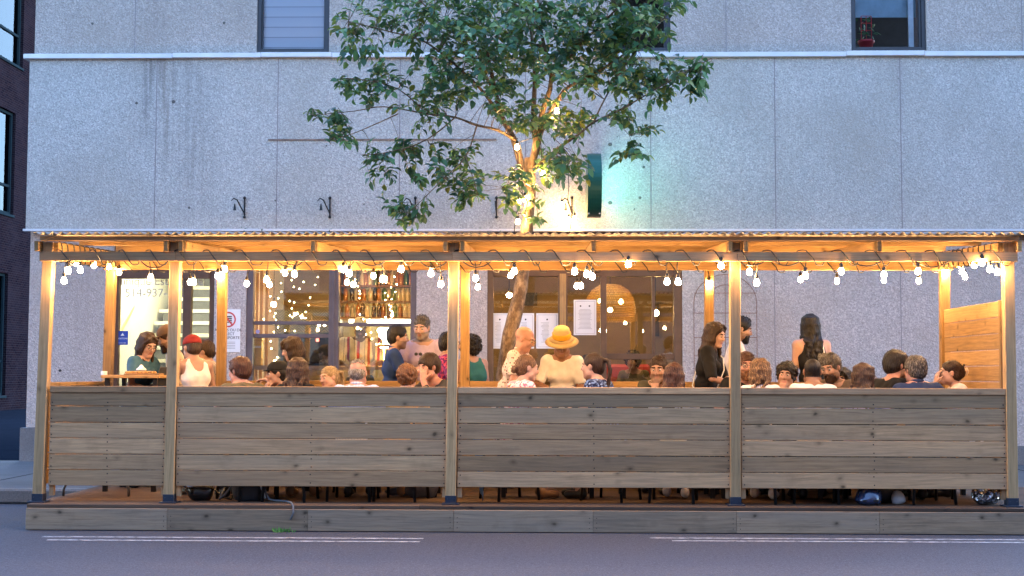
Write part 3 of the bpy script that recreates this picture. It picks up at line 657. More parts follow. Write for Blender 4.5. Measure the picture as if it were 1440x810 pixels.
for r_, z_ in prof:
    for k_ in range(n): a = 2 * PI * k_ / n; vs.append((r_ * math.cos(a), r_ * math.sin(a), z_))
for i in range(len(prof) - 1):
    for k_ in range(n):
        fs.append((i * n + k_, i * n + (k_ + 1) % n, (i + 1) * n + (k_ + 1) % n, (i + 1) * n + k_)); u0, u1 = k_ * .056, (k_ + 1) * .056; z0_, z1_ = prof[i][1], prof[i + 1][1]; uvs.append([(u0, z0_), (u1, z0_), (u1, z1_), (u0, z1_)])
b.add(vs, fs, uvs); so = b.build('lamp_shade', m, e, True); md = so.modifiers.new('t', 'SOLIDIFY'); md.thickness = .008
for (dx, dz) in ((.0, -.1), (.16, .02), (-.14, .03)):
    b = MB(); b.ball((dx, .02, dz), .038, 12, 8); b.build('bulb', L_BSK, e, True)
b = MB(); b.tube([(0, 0, .28), (0, 0, 3.2 - e.location.z)], .006, 6); b.build('cord', BLACKP, e)
lamp('tube_light', 'bright tube light above the restaurant door inside', 'lamp', P(850, 377, 19.0), (.16, .05, .03), L_TUBE)
lamp('ceiling_panel', 'square warm ceiling light above the barman', 'lamp', (X(498, 19.6), 19.6, 3.17), (.35, .3, .02), emit('warm_panel', (1, .72, .38), 4.5))
lamp('ceiling_panel', 'square warm ceiling light above the inside dining table', 'lamp', (X(830, 20.6), 20.6, 3.17), (.3, .3, .02), MATS['warm_panel'])
# room furnishings seen through the door
e = empty('dining_table', (X(880, 19.9), 19.9, SW + .03)); tag(e, 'dark dining table inside the restaurant behind the door', 'table')
b = MB(); b.box((-.55, -.4, .72), (.55, .4, .76)); b.build('tabletop', DKWD, e, bevel=.004); b = MB(); b.lathe([(.25, 0), (.25, .02), (.04, .04), (.04, .72), (0, .72)], n=12); b.build('pedestal', BLACK, e)
GLS = simple('wine_glass', (.8, .8, .75), .08, 0, .05, 5, .9)
for (px, dy) in ((872, .2), (884, .05), (862, -.1)):
    b = MB(); b.lathe([(.03, 0), (.03, .004), (.004, .008), (.004, .08), (.03, .11), (.034, .15), (.026, .19), (.024, .19), (.03, .15), (.0, .1)], n=12); o = b.build('wine_glass', GLS, smooth=True, loc=(X(px, 19.9 + dy), 19.9 + dy, SW + .79)); tag(o, 'stemmed glass on the dark dining table inside', 'glass', 'glasses on the inside table')
b = MB(); b.box((X(838, 21), 21, SW), (X(915, 21), 21.15, Z(512, 21))); o = b.build('banquette', simple('red_leather', (.35, .03, .03), .5), bevel=.04); tag(o, 'red banquette along the back of the dining room', 'bench')
b = MB(); b.box((X(925, 21.5), 22.54, Z(470, 21.5)), (X(935, 21.5), 22.58, Z(420, 21.5))); o = b.build('picture_frame', BLACKP); tag(o, 'narrow dark picture on the dining room wall', 'picture')
b = MB(); b.box((X(725, 21.5), 22.54, Z(425, 21.5)), (X(755, 21.5), 22.58, Z(406, 21.5))); o = b.build('wall_monitor', BLACKP); tag(o, 'dark wall monitor seen through the side window', 'monitor')
# ------------------------------------------------------------------ wall fittings
HK = MB()
for i_, px in enumerate((340, 460, 580, 694, 800)):
    e = empty('wall_bracket', (X(px, YU, 292), YU, Z(292, YU))); tag(e, ('rightmost of the five black iron wall brackets, wrapped in lights', 'black iron wall bracket above the entrance', 'black iron wall bracket above the bar window mullion', 'black iron wall bracket behind the drooping branch', 'slim black iron wall bracket beside the trunk')[(i_ + 1) % 5], 'bracket', 'black brackets in a row on the wall')
    b = MB(); b.box((-.009 + .04, -.02, -.14), (.009 + .04, 0, .15)); b.ball((.04, -.02, .13), (.022, .015, .022)); b.ball((.04, -.02, -.13), (.02, .015, .02)); b.build('back_plate', BLACK, e)
    b = MB(); b.tube([(.04, -.02, -.08), (.01, -.12, 0), (-.02, -.19, .08), (-.06, -.22, .10), (-.09, -.24, .06)] if i_ != 3 else [(.04, -.02, -.08), (.035, -.13, 0), (.03, -.2, .06)], [.009, .009, .010, .009, .005] if i_ != 3 else .009, 7); b.build('arm', BLACK, e)
    if i_ != 3: b = MB(); b.lathe([(.0, .0), (.022, .0), (.009, .08), (0, .1)], (-.05, -.2, -.06), 10); b.build('cup', BLACK, e)
# round projecting sign seen edge on
sc0 = P(833, 268, YU); e = empty('projecting_sign', (sc0.x, YU - .05 - .42, sc0.z)); tag(e, 'round green projecting sign seen edge on with glowing faces', 'sign')
GRN = simple('green_enamel', (.012, .10, .075), .35, .3, .1)
prof = []
MR = Matrix.Rotation(PI / 2, 4, 'Y'); b = MB(); b.lathe([(.395, -.088), (.42, -.09), (.42, .09), (.395, .088), (.395, .085), (.395, -.085)], (0, 0, 0), 48, MR); b.build('drum', GRN, e, False)
b = MB(); b.lathe([(.0, .084), (.392, .0841)], (0, 0, 0), 40, MR); b.build('lit_face', emit('sign_face_teal', (.35, 1, .82), 1.7), e)
b = MB(); b.lathe([(.0, -.084), (.392, -.0841)], (0, 0, 0), 40, MR); b.build('lit_face', emit('sign_face_pale', (.6, .95, .8), .8), e)
b = MB(); b.box((-.03, .41, -.03), (.03, .47, .03)); b.build('wall_arm', BLACK, e)
b = MB()
for (x_, z_) in ((-.07, -.385), (.07, -.385)): b.ball((x_, -.18, z_), .012)
b.build('sign_bolt', WHITEP, e)
# wire trellis
e = empty('wire_trellis', (X(1020, YL), YL - .03, SW)); tag(e, 'rusty wire arched trellis fixed to the stucco', 'trellis')
b = MB()
def arch(hw, zt_, y=0):
    pts = [(-hw, y, .2)]; pts += [(-hw * math.cos(a), y, zt_ - hw * .9 + hw * .9 * math.sin(a)) for a in np.linspace(0, PI, 15)]; pts += [(hw, y, .2)]; b.tube(pts, .0045, 5)
zt_ = Z(386, YL) - SW; arch(.42, zt_); arch(.2, zt_ - .14)
for py in (412, 440, 474, 500, 525): b.tube([(-.42, 0, Z(py, YL) - SW), (.42, 0, Z(py, YL) - SW)], .004, 5)
b.tube([(0, 0, .2), (0, 0, zt_)], .004, 5)
b.build('wire_frame', simple('rusty_wire', (.24, .10, .06), .8, .3), e)
c = P(112, 1, YL); b = MB(); cc = P(84.5, 521, YL); b.ball((0, 0, 0), (.022, .012, .018)); o = b.build('wall_fixing', BLACKP, loc=(cc.x, YL, cc.z)); tag(o, 'small dark fixing on the stucco between the first two posts', 'fixing')
# ------------------------------------------------------------------ neighbouring brick building across the lane
nb = empty('brick_building', (-17.2, 40, .1)); tag(nb, 'dark brick building with tall aluminium windows across the lane', 'building')
def side(px, Yq=None):                    # depth at which column px meets the side wall plane
    xw = -17.2; d = CR @ Vector(((px - 720) / F, 0, -1)); return d.y / d.x * xw
yb = side(42)
zz = lambda py, px: Z(py, side(px), px)
W = [(side(-40), side(24), zz(97, 24), zz(-60, 24)), (side(-40), side(16), zz(303, 16), zz(160, 16)), (side(-40), side(11), zz(556, 11), zz(385, 11))]
NBO = Vector((-17.2, 40, .1))
b = MB(); xw = -17.2; zs_ = sorted([.1] + [w[2] for w in W] + [w[3] for w in W] + [20])
ycut = sorted(set([20.] + [yb]))
b.box((xw - 8, yb - 12, .1), (xw - .35, yb, 22))
z_prev = .1
for (ya, yc, z0, z1) in sorted(W, key=lambda w: w[2]):
    b.box((xw - .348, yb - 12, z_prev), (xw, yb, z0)); b.box((xw - .348, yc, z0), (xw, yb, z1)); b.box((xw - .348, yb - 12, z0), (xw, ya - 1.2, z1)); z_prev = z1
b.box((xw - .348, yb - 12, z_prev), (xw, yb, 22))
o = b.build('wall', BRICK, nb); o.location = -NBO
for (ya, yc, z0, z1) in W:
    b = MB(); y0 = ya - 1.2; xx = xw - .2; t_ = .09
    b.box((xx, y0, z0), (xx + .1, yc, z0 + t_)); b.box((xx, y0, z1 - t_), (xx + .1, yc, z1)); b.box((xx, yc - t_, z0 + t_), (xx + .1, yc, z1 - t_)); b.box((xx, y0, z0 + t_), (xx + .1, y0 + t_, z1 - t_)); b.box((xx, (y0 + yc) / 2, z0 + t_), (xx + .08, (y0 + yc) / 2 + t_, z1 - t_)); b.box((xx, y0 + t_, z0 + (z1 - z0) * .27), (xx + .08, yc - t_, z0 + (z1 - z0) * .27 + .08)); b.box((xx, y0, z0 - .08), (xw + .05, yc, z0 - .005))
    fo = b.build('window', simple('teal_aluminium', (.02, .035, .045), .9, 0, .1, 3, 0.), nb); fo.location = -NBO
    g = MB(); g.box((xx + .02, y0, z0 + t_), (xx + .03, yc - t_, z1 - t_)); g.build('pane', GLASS_DK, fo); g = MB(); g.box((xx - .13, y0, z0), (xx - .12, yc, z1)); g.build('dim_interior', BLUEIN, fo)

# ------------------------------------------------------------------ across the street (what the windows mirror) and the tree behind the lane
sheet('far_sidewalk', -60, -12, 60, -8, .15, CONC)
for k, (x0, x1, h_, c_) in enumerate(((-45, -24, 13, (.16, .08, .06)), (-23.9, -6, 14.5, (.24, .20, .16)), (-5.9, 12, 13.8, (.14, .07, .055)), (12.1, 45, 15, (.2, .17, .15)))):
    e = empty('row_house', ((x0 + x1) / 2, -12, .1)); tag(e, ('brick row house across the street, furthest along', 'tan row house across the street', 'dark red row house straight across the street', 'grey row house across the street at the corner')[k], 'building'); O = -Vector(e.location)
    b = MB(); b.box((x0, -22, 0), (x1, -12, h_)); b.box((x0, -12.15, h_ - .4), (x1, -11.9, h_ + .1)); b.build('wall', concrete('facade_%d' % k, c_), e).location = O
    nx = int((x1 - x0) / 2.6)
    for i in range(nx):
        for j in range(3):
            xx = x0 + (i + .5) * (x1 - x0) / nx; zz_ = 1.2 + 3.1 * j; b = MB(); b.box((xx - .55, -11.99, zz_), (xx + .55, -11.96, zz_ + 1.6)); b.build('window', FR_DARK, e).location = O
bt = empty('lane_tree', (-19.5, 52, .1)); tag(bt, 'bushy green tree beyond the lane, seen in the gap beside the brick building', 'tree')
b = MB(); b.tube([(0, 0, 0), (.1, 0, 4), (0, 0, 9)], [.25, .2, .1], 8); b.build('trunk', simple('lane_bark', (.1, .08, .06), .9), bt, True)
b = MB()
for k in range(2600):
    a = random.random() * 2 * PI; u = random.uniform(-1, 1); r_ = random.random() ** .4; q = Vector((2.6 * r_ * math.sqrt(1 - u * u) * math.cos(a), 2.6 * r_ * math.sqrt(1 - u * u) * math.sin(a), 9.6 + 4.2 * r_ * u)); d = Vector((random.gauss(0, 1), random.gauss(0, 1), random.gauss(0, .6))).normalized() * .13; e_ = d.orthogonal().normalized() * .08; b.add([q - d, q + e_, q + d, q - e_], [(0, 1, 2, 3)])
b.build('crown', simple('lane_leaf', (.07, .14, .06), .6, 0, .4, 3), bt)
# ------------------------------------------------------------------ wooden terrace
YF, YR = 11.73, 13.57; DK = Z(717.5, 11.53)
deck = empty('wooden_deck', (0, 11.53, 0)); tag(deck, 'low plank deck built over the parking lane', 'deck'); DO = -Vector(deck.location)
xa, xb = X(36, 11.53, 730), 5.35
b = MB(); js = [xa] + [X(p, 11.53, 730) for p in (235, 433, 638, 834, 1036, 1237)] + [xb]
for i in range(len(js) - 1): b.box((js[i], 11.53, .006), (js[i + 1] - .0015, 11.568, DK - .002))
b.build('fascia', W_FASC, deck, bevel=.003).location = DO
b = MB(); Y = 11.545
while Y < YK - .2:
    xs = [xa + .0, xa + random.uniform(2, 3.4), xa + random.uniform(5.5, 7.5), xb]
    for i in range(3): b.box((xs[i], Y, DK), (xs[i + 1] - .002, Y + .135, DK + .03))
    Y += .14
b.build('deck_board', W_DECK, deck, bevel=.003).location = DO
b = MB(); b.box((xa, 11.569, .006), (xa + .038, YK - .2, DK - .003)); b.box((xa + .03, 12.5, .006), (xb, 12.54, DK - .003)); b.build('joist', W_FRONT, deck).location = DO
b = MB()
for x in [j for j in js[1:-1]]:
    for s_ in (-.03, .03):
        for z in (.04, .085, .125): b.ball((x + s_, 11.529, z), (.004, .002, .004), 6, 4)
b.build('screw_head', BLACK, deck).location = DO
D1 = DK + .0305
shel = empty('patio_shelter', (0, YF, D1)); tag(shel, 'timber patio shelter with corrugated roof over the dining deck', 'shelter'); SO = -Vector(shel.location)
def sp(b, name, mat, **k): o = b.build(name, mat, shel, **k); o.location = SO; return o
zbt, zbb = Z(354, 11.64), Z(367.3, 11.64); zrt, zrb = Z(367, YR - .05), Z(380, YR - .05)
STEEL = simple('blue_black_bracket', (.03, .045, .075), .4, .5)
FP = [(54.5, 68.5), (238.5, 247.5), (634, 638.5), (1033.6, 1033.3), (1422.5, 1417)]
RP = [(146, 157), (309, 313), (653.5, 654), (997, 997), (1330, 1328)]
fx = []
for i, (p0, p1) in enumerate(FP):
    A = P(p0, 705, YF); B = P(p1, 370, YF); u = (B - A) / (B.z - A.z); A = A + u * (D1 + .065 - A.z); B = A + u * (zbt + .088 - A.z)
    b = MB(); b.beam(A, B, .089, .089, (0, 1, 0)); sp(b, 'post', W_POST, bevel=.004); fx.append((A.x, B.x))
    b = MB(); b.box((A.x - .047, YF - .05, D1 + .012), (A.x + .047, YF + .05, D1 + .075)); b.box((A.x - .075, YF - .075, D1), (A.x + .075, YF + .075, D1 + .012))
    for s_ in (-1, 1): b.ball((A.x + s_ * .03, YF - .052, D1 + .045), (.006, .004, .006), 6, 4)
    sp(b, 'post_base', STEEL, bevel=.003)
rx = []
for i, (p0, p1) in enumerate(RP):
    A = P(p0, 690, YR); B = P(p1, 380, YR); u = (B - A) / (B.z - A.z); A = A + u * (D1 + .055 - A.z); B = A + u * (zrt + .0 - A.z)
    b = MB(); b.beam(A, B, .089, .089, (0, 1, 0)); sp(b, 'post', W_NEW, bevel=.004); rx.append((A.x, B.x))
    b = MB(); b.box((A.x - .047, YR - .05, D1 + .012), (A.x + .047, YR + .05, D1 + .07)); b.box((A.x - .075, YR - .075, D1), (A.x + .075, YR + .075, D1 + .012)); sp(b, 'post_base', STEEL)
xl_, xr_ = X(55, 11.64, 360), X(1432, 11.64, 360)
b = MB(); xs = [xl_, fx[1][1] + .02, fx[2][1] - .01, fx[3][1] + .01, xr_]
for i in range(4): b.box((xs[i], YF - .045 - .041, zbb), (xs[i + 1] - .002, YF - .046, zbt))
sp(b, 'front_beam', W_FRONT, bevel=.003)
b = MB(); b.box((rx[0][1] - .06, YR - .045 - .041, zrb), (rx[4][1] + .06, YR - .046, zrt)); sp(b, 'rear_beam', W_NEW, bevel=.003)
z0f = zbt + .001; z0r = zrt + .02; sl = (z0r - z0f) / (YR + .0 - 11.62)
def raf(px, w=.038, y0=11.61, h=.089, name='rafter'):
    x = X(px, y0, 347); b = MB(); b.beam((x, y0, z0f + h / 2), (x, YR + .33, z0f + h / 2 + sl * (YR + .33 - y0)), w, h); return sp(b, name, W_NEW, bevel=.003)
for px in (51, 233, 254, 440, 626, 650, 835, 1027, 1049, 1237, 1434): raf(px)
for (xa_, xb_) in ((fx[0][1] + .066, rx[0][1] + .066), (fx[4][1] - .066, rx[4][1] - .066)):
    b = MB(); b.beam((xa_, YF - .02, zbb + .09), (xb_, YR + .04, zbb + .16), .038, .16); sp(b, 'side_beam', W_NEW, bevel=.003)
zp = lambda Y: z0f + .0895 + sl * (Y - 11.61)
b = MB(); b.box((X(53, 11.62), 11.60, zp(11.6) + .001), (X(1436, 11.62), 11.69, zp(11.6) + .040)); sp(b, 'purlin', W_FRONT, bevel=.003)
for Y in (12.6, ):
    b = MB(); b.box((X(53, 11.62), Y, zp(Y) + .005), (X(1436, 11.62), Y + .038, zp(Y) + .05)); sp(b, 'purlin', W_NEW)
b = MB(); xs = [X(53, 11.62), X(443, YR), X(835, YR), X(1190, YR), X(1436, 11.62)]
for i in range(4): b.box((xs[i], YR + .13, zp(YR) - .005), (xs[i + 1] - .002, YR + .168, zp(YR) + .085))
sp(b, 'purlin', W_NEW)
m, t, o_ = nt('corrugated_polycarbonate'); v = objco(t); n = noise(t, v, 3, 4)
bs = N(t, 'BsdfPrincipled', ins={'Base Color': ramp(t, n, [(.3, (.42, .38, .33)), (.7, (.62, .57, .5))]), 'Roughness': .35}); tl = N(t, 'BsdfTranslucent', ins={'Color': (.55, .42, .3, 1)}); mx = N(t, 'MixShader', ins={0: .35, 1: bs.outputs[0], 2: tl.outputs[0]}); t.links.new(mx.outputs[0], o_.inputs[0]); ROOFM = m
b = MB(); x0, x1 = X(48, 11.62), X(1440, 11.62) + .02; n = int((x1 - x0) / .0127); vs = []
ys = (11.52, YR + .36); 
for j, Y in enumerate(ys):
    zz_ = (zp(11.6) + .062) if j == 0 else zp(YR) + .085 + .03
    for i in range(n + 1): vs.append((x0 + i * .0127, Y, zz_ + .013 * math.sin(i * .0127 * 2 * PI / .076)))
b.add(vs, [(i, i + 1, n + 2 + i, n + 1 + i) for i in range(n)]); o = sp(b, 'roof_sheet', ROOFM, smooth=True); md = o.modifiers.new('t', 'SOLIDIFY'); md.thickness = .003
# moss and little vines growing along the edge of the roof
VINE = simple('creeper_leaf', (.05, .12, .07), .6, 0, .5, 20)
for i, (px, w_) in enumerate(((358, .55), (467, .3), (690, .6), (812, .35))):
    b = MB(); c = Vector((X(px, YR + .2, 330), YR + .15, zp(YR) + .14))
    for k in range(int(320 * w_)):
        q = c + Vector((random.gauss(0, .35) * w_, random.gauss(0, .06), abs(random.gauss(0, .035)) - .01)); d = Vector((random.gauss(0, 1), random.gauss(0, 1), random.gauss(0, .8))).normalized() * .016; e_ = d.orthogonal().normalized() * .008
        b.add([q - d, q + e_, q + d, q - e_], [(0, 1, 2, 3)])
    b.tube([c + Vector((-.5 * w_, 0, 0)), c, c + Vector((.5 * w_, 0, .01))], .004, 5)
    o = b.build('creeper', VINE); tag(o, ('bushy green creeper patch on the roof above the wall bracket nearest the entrance', 'thin green creeper patch on the roof below the second bracket', 'green creeper patch on the roof at the foot of the visible trunk', 'green creeper patch on the roof below the glowing bulb cluster')[i], 'creeper', 'creeper patches along the shelter roof')
# fence panels
def panel(xf0, xf1, ybd, rows, mat, label, y0, y1, cap=True, axis='x', xx=None, sx=None):
    e = empty('fence_panel', ((xf0 + xf1) / 2 if axis == 'x' else xx, y0 if axis == 'x' else (xf0 + xf1) / 2, D1)); tag(e, label, 'fence'); O = -Vector(e.location)
    b = MB()
    for (za, zb2) in rows:
        j = random.uniform(-.002, .002)
        if axis == 'x': b.box((xf0, y0 + j, za), (xf1, y1 + j, zb2))
        else: b.box((xx, xf0, za), (xx + .022, xf1, zb2))
    b.build('board', mat, e, bevel=.003).location = O
    b = MB(); zlo = rows[-1][0] - (.09 if axis == 'x' else 0)
    if axis == 'x':
        for x in (xf0 + .019, xf1 - .019): b = MB(); b.box((x - .019, y1 + .004, zlo), (x + .019, y1 + .05, rows[0][1] - .003)); b.build('batten', W_FRONT, e).location = O
        xm_ = (xf0 + xf1) / 2
        if xf1 - xf0 > 2: b = MB(); b.box((xm_ - .02, y1 + .004, rows[-1][0]), (xm_ + .02, y1 + .04, rows[0][1] - .003)); b.build('batten', W_FRONT, e).location = O
        c = MB()
        for (za, zb2) in rows:
            for x in (xf0 + .02, xf1 - .02, xm_):
                for z in (za + .03, zb2 - .03): c.ball((x + random.uniform(-.006, .006), y0 - .002, z), (.006, .002, .006), 6, 4)
        c.build('screw_head', BLACK, e).location = O
        if cap: c = MB(); c.box((xf0, y0 - .012, rows[0][1] - .052), (xf1, y1 + .05, rows[0][1] + .004)); c.build('top_rail', mat, e, bevel=.003).location = O
    return e
rowpy = [(545.5, 572.3), (573.6, 595.3), (596.8, 617.8), (619, 640.3), (641.8, 662.8), (664, 685.3)]
rows = [(Z(b_, 11.7), Z(a_, 11.7)) for a_, b_ in [(p_ - .25, q_ + .25) for p_, q_ in rowpy]]
labs = ['narrow front fence panel of weathered boards at the entrance end', 'front fence panel below the bar windows', 'front fence panel between the trunk and the straw hat, in front of the ponytail woman', 'last front fence panel beside the tall end screen']
for i in range(4): panel((fx[i][0] + fx[i][1]) / 2 + .047 + (.02 if i == 0 else 0), (fx[i + 1][0] + fx[i + 1][1]) / 2 - .047, 0, rows, W_FRONT, labs[i], 11.705, 11.727)
rr = []; z = 1.262
for i in range(8): rr.append((z - .135, z)); z -= .138
for i in range(1, 4): panel(rx[i][0] + .047, rx[i + 1][0] - .047, 0, rr, W_NEW, ('', 'inner rear fence panel behind the diners below the bar windows', 'inner rear fence panel behind the straw hat', 'inner rear fence panel behind the diners near the end screen')[i], YR - .02, YR + .0)
rr = []; z = Z(422, YF, 1410)
while z > .35: rr.append((z - .137, z)); z -= .1415
e = panel(YF + .05, YR - .05, 0, rr, W_NEW, 'tall screen of bright pine boards closing the end of the deck', 0, 0, axis='y', xx=(fx[4][0] + fx[4][1]) / 2 - .022)
c = MB(); c.box(((fx[4][1]) - .064, YF + .046, .3), (fx[4][1] - .024, YF + .085, Z(422, YF, 1410))); c.build('batten', W_NEW, e, bevel=.003).location = -Vector(e.location)
rr = [(a_, b_) for a_, b_ in rows]
e = panel(YF + .05, YR - .05, 0, rr, W_NEW, 'low side fence at the entrance end of the deck', 0, 0, axis='y', xx=(fx[0][0] + rx[0][0]) / 2)
c = MB(); xx = (fx[0][0] + rx[0][0]) / 2; c.box((xx - .02, YF + .05, rows[0][1]), (xx + .06, YR - .05, rows[0][1] + .035)); c.build('top_rail', W_NEW, e, bevel=.003).location = -Vector(e.location)
# ------------------------------------------------------------------ string lights
L_BULB = emit('glowing_bulb', (1, .57, .22), BULB_S)
def bulb_proto():
    b = MB(); b.lathe([(0, -.036), (.013, -.033), (.022, -.025), (.0245, -.010), (.021, .004), (.014, .018), (.0125, .026), (0, .026)], n=10); o = b.build('bulb', L_BULB, smooth=True)
    c = MB(); c.lathe([(0, .022), (.0155, .022), (.017, .03), (.016, .055), (.008, .064), (.003, .07), (0, .07)], n=8); s_ = c.build('socket', BLACKP, o, True); return o, s_
BP = None
def add_bulb(parent, pos):
    global BP
    if BP is None: o, s_ = bulb_proto(); BP = (o, s_)
    else:
        o = BP[0].copy(); COL.objects.link(o); s_ = BP[1].copy(); COL.objects.link(s_); s_.parent = o
    o.parent = parent; o.location = pos - Vector(parent.location); return o
def helix(x0, x1, yc, zc, ry, rz, pitch, slope=0, yx=None):
    pts = []; n = int(abs(x1 - x0) / pitch * 14); ph = random.random() * 6
    for i in range(n + 1):
        s_ = i / n; a = -2 * PI * i / 14; wob = .25 * math.sin(s_ * 23 + 1) + .2 * math.sin(s_ * 57)
        x = x0 + (x1 - x0) * s_ + .03 * math.sin(s_ * 31)
        a += wob; ca, sa = math.cos(a), math.sin(a); k = 1 / max(abs(ca), abs(sa)) ** .6
        if yx is None: pts.append(Vector((x, yc + ry * sa * k, zc + rz * ca * k - (.016 if ca < -.7 else 0))))
        else: pts.append(Vector((x + ry * sa * k, yx(s_), zc + slope * s_ + rz * ca * k)))
    return pts
def string(label, path, bulbs, name='string_lights'):
    e = empty(name, path[0][0]); tag(e, label, 'string light'); b = MB()
    for p_ in path: b.tube(p_, .0056, 5)
    for q, top in bulbs:
        tp_ = q + Vector((0, 0, .065))
        if (top - tp_).length > .01: b.tube([top, (top + tp_) / 2 + Vector((random.uniform(-.006, .006), 0, 0)), tp_], .0045, 5)
    b.build('cable', BLACKP, e, True).location = -Vector(e.location)
    for q, top in bulbs: add_bulb(e, q)
    return e
FB = [(90, 394), (96, 380), (113, 379), (212, 390), (272, 396), (311, 387), (316, 378), (375, 393), (414, 385), (491, 384), (538, 392), (564, 378), (606, 384), (620, 399), (669, 391), (723, 381), (808, 381), (825, 385), (833, 388.5), (883.6, 371), (938, 395.5), (953.6, 396), (1014, 373), (1054, 382), (1064, 397), (1132.7, 387), (1183, 381), (1243, 386), (1291, 381), (1381, 369), (1392, 378), (1402.5, 382)]
RB = [(167.5, 382), (267, 396), (306, 387), (347, 398), (379, 399), (401, 383), (483, 378), (488, 396), (525, 387), (672, 402.5), (718, 386.5), (811, 401), (817, 401), (997, 398), (1125.7, 392), (1177, 394), (1243, 393), (1292, 394), (1329, 383), (1357, 388)]
bl = []
for px, py in FB:
    y = YF - .075 + random.uniform(-.03, .03); q = P(px, py, y); q.z += .004; bl.append((q, Vector((q.x + random.uniform(-.02, .02), YF - .066, zbb - .004))))
def sag(x0, x1, y, z, d): return [Vector((x0 + (x1 - x0) * s_, y, z - d * 4 * s_ * (1 - s_))) for s_ in np.linspace(0, 1, 9)]
hp = helix(X(75, 11.65), X(1425, 11.65), YF - .066, (zbb + zbt) / 2, .034, .058, .27)
sags = [sag(X(a, 11.65), X(b_, 11.65), YF - .09, zbb - .003, random.uniform(.03, .06)) for a, b_ in ((650, 690), (196, 234), (505, 540), (1040, 1075), (1090, 1125), (1200, 1240), (1290, 1335), (388, 425), (590, 628))]
string('dark cable wound round the front beam with dangling round bulbs', [hp] + sags, bl)
bl = []
for px, py in RB:
    y = YR - .09 + random.uniform(-.03, .03); q = P(px, py, y); bl.append((q, Vector((q.x + random.uniform(-.02, .02), YR - .066, max(zrb - .004, q.z + .07)))))
string('cable with dangling bulbs wound round the rear beam', [helix(rx[0][1] + .1, rx[4][1] - .05, YR - .066, (zrb + zrt) / 2, .03, .052, .26)], bl)
def lerpx(s_, a, b_): return a + (b_ - a) * s_
for k, (A_, B_, lab, bb_) in enumerate(((fx[0][1] + .066, rx[0][1] + .066, 'coiled cable with bulbs round the side beam above the low side fence', [(107, 369, 12.3), (132, 372, 12.75), (153, 374, 13.2)]), (fx[4][1] - .066, rx[4][1] - .066, 'coiled cable with bulbs round the side beam above the tall end screen', [(1349, 371, 13.1), (1353, 381, 12.9), (1370, 372, 12.4)]))):
    pts = []; n = 14 * 11
    for i in range(n + 1):
        s_ = i / n; a = 2 * PI * i / 14 + .5 * math.sin(s_ * 17); ca, sa = math.cos(a), math.sin(a); kk = 1 / max(abs(ca), abs(sa)) ** .7
        pts.append(Vector((lerpx(s_, A_, B_) + .026 * sa * kk, YF + .04 + s_ * (YR - YF - .1), zbb + .09 + .07 * s_ + .088 * ca * kk)))
    bl = [];
    for px, py, y in bb_: q = P(px, py, y); bl.append((q, Vector((q.x, y, max(q.z + .07, zbb - .01)))))
    string(lab, [pts], bl)
# ------------------------------------------------------------------ tree
BARK = None
m, t, o_ = nt('mottled_bark'); v = objco(t); n = noise(t, mapping(t, v, (1, 1, .4)), 26, 4, .7); n2 = noise(t, mapping(t, v, (1, 1, .7)), 11, 3)
c_ = ramp(t, n, [(.35, (.10, .065, .04)), (.55, (.22, .15, .09)), (.7, (.36, .27, .17))]); c_ = mix(t, c_, (.07, .045, .03), ramp(t, n2, [(.5, 0.), (.62, .8)]))
fin(t, o_, c_, .85, 0, n, .01, .2); BARK = m
YT = 14.75
tree = empty('street_tree', (X(712, YT, 600), YT, SW)); tag(tree, 'leafy street tree rising through the terrace roof', 'tree'); TO = -Vector(tree.location)
b = MB(); nodes = []
def branch(pts, r0, r1, ys=None, smoothn=3):
    Q = []
    for i, p in enumerate(pts):
        y = YT + (p[2] if len(p) > 2 else 0); Q.append(P(p[0], p[1], y))
    # catmull-rom
    R_ = []
    for i in range(len(Q) - 1):
        p0 = Q[max(i - 1, 0)]; p1 = Q[i]; p2 = Q[i + 1]; p3 = Q[min(i + 2, len(Q) - 1)]
        for k in range(smoothn):
            s_ = k / smoothn; R_.append(.5 * ((2 * p1) + (p2 - p0) * s_ + (2 * p0 - 5 * p1 + 4 * p2 - p3) * s_ ** 2 + (3 * p1 - p0 - 3 * p2 + p3) * s_ ** 3))
    R_.append(Q[-1]); n_ = len(R_)
    rs = [r0 + (r1 - r0) * i / (n_ - 1) for i in range(n_)]
    b.tube(R_, [r * random.uniform(.93, 1.07) for r in rs], 9 if r0 > .03 else 6)
    for i, q in enumerate(R_):
        if i > n_ * .2 or r0 < .04: nodes.append(q)
g = P(700, 660, YT); base = Vector((g.x, YT, SW)); 
branch([(704, 668), (706, 620), (708, 540), (715, 480), (727, 430), (735, 385), (739, 340), (744, 290), (746, 250), (743, 222)], .098, .052, smoothn=5)
branch([(745, 262, 0), (733, 232, .05), (722, 195, .1), (706, 165, .15), (697, 130, .2), (683, 60, .3), (672, -20, .4)], .05, .012)
branch([(744, 250, 0), (752, 215, -.05), (757, 180, -.1), (765, 150, -.15), (775, 110, -.2), (760, 40, -.3), (755, -40, -.3)], .046, .012)
branch([(753, 212, -.05), (765, 175, -.1), (785, 140, -.2), (800, 122, -.3), (850, 95, -.4), (900, 60, -.5)], .032, .008)
branch([(757, 215, 0), (750, 170, .2), (752, 100, .3), (745, 20, .4), (740, -50, .4)], .036, .010)
branch([(748, 240, 0), (765, 225, -.2), (790, 205, -.35), (815, 188, -.5), (835, 172, -.55), (880, 150, -.6), (940, 115, -.6), (1000, 82, -.65)], .022, .004)
branch([(724, 197, 0), (700, 183, -.25), (670, 176, -.4), (640, 165, -.5), (600, 160, -.5), (540, 150, -.55), (500, 156, -.6), (440, 162, -.6)], .019, .003)
branch([(705, 165, .1), (680, 130, -.1), (650, 100, -.3), (600, 60, -.4), (550, 45, -.5), (490, 30, -.6)], .022, .004)
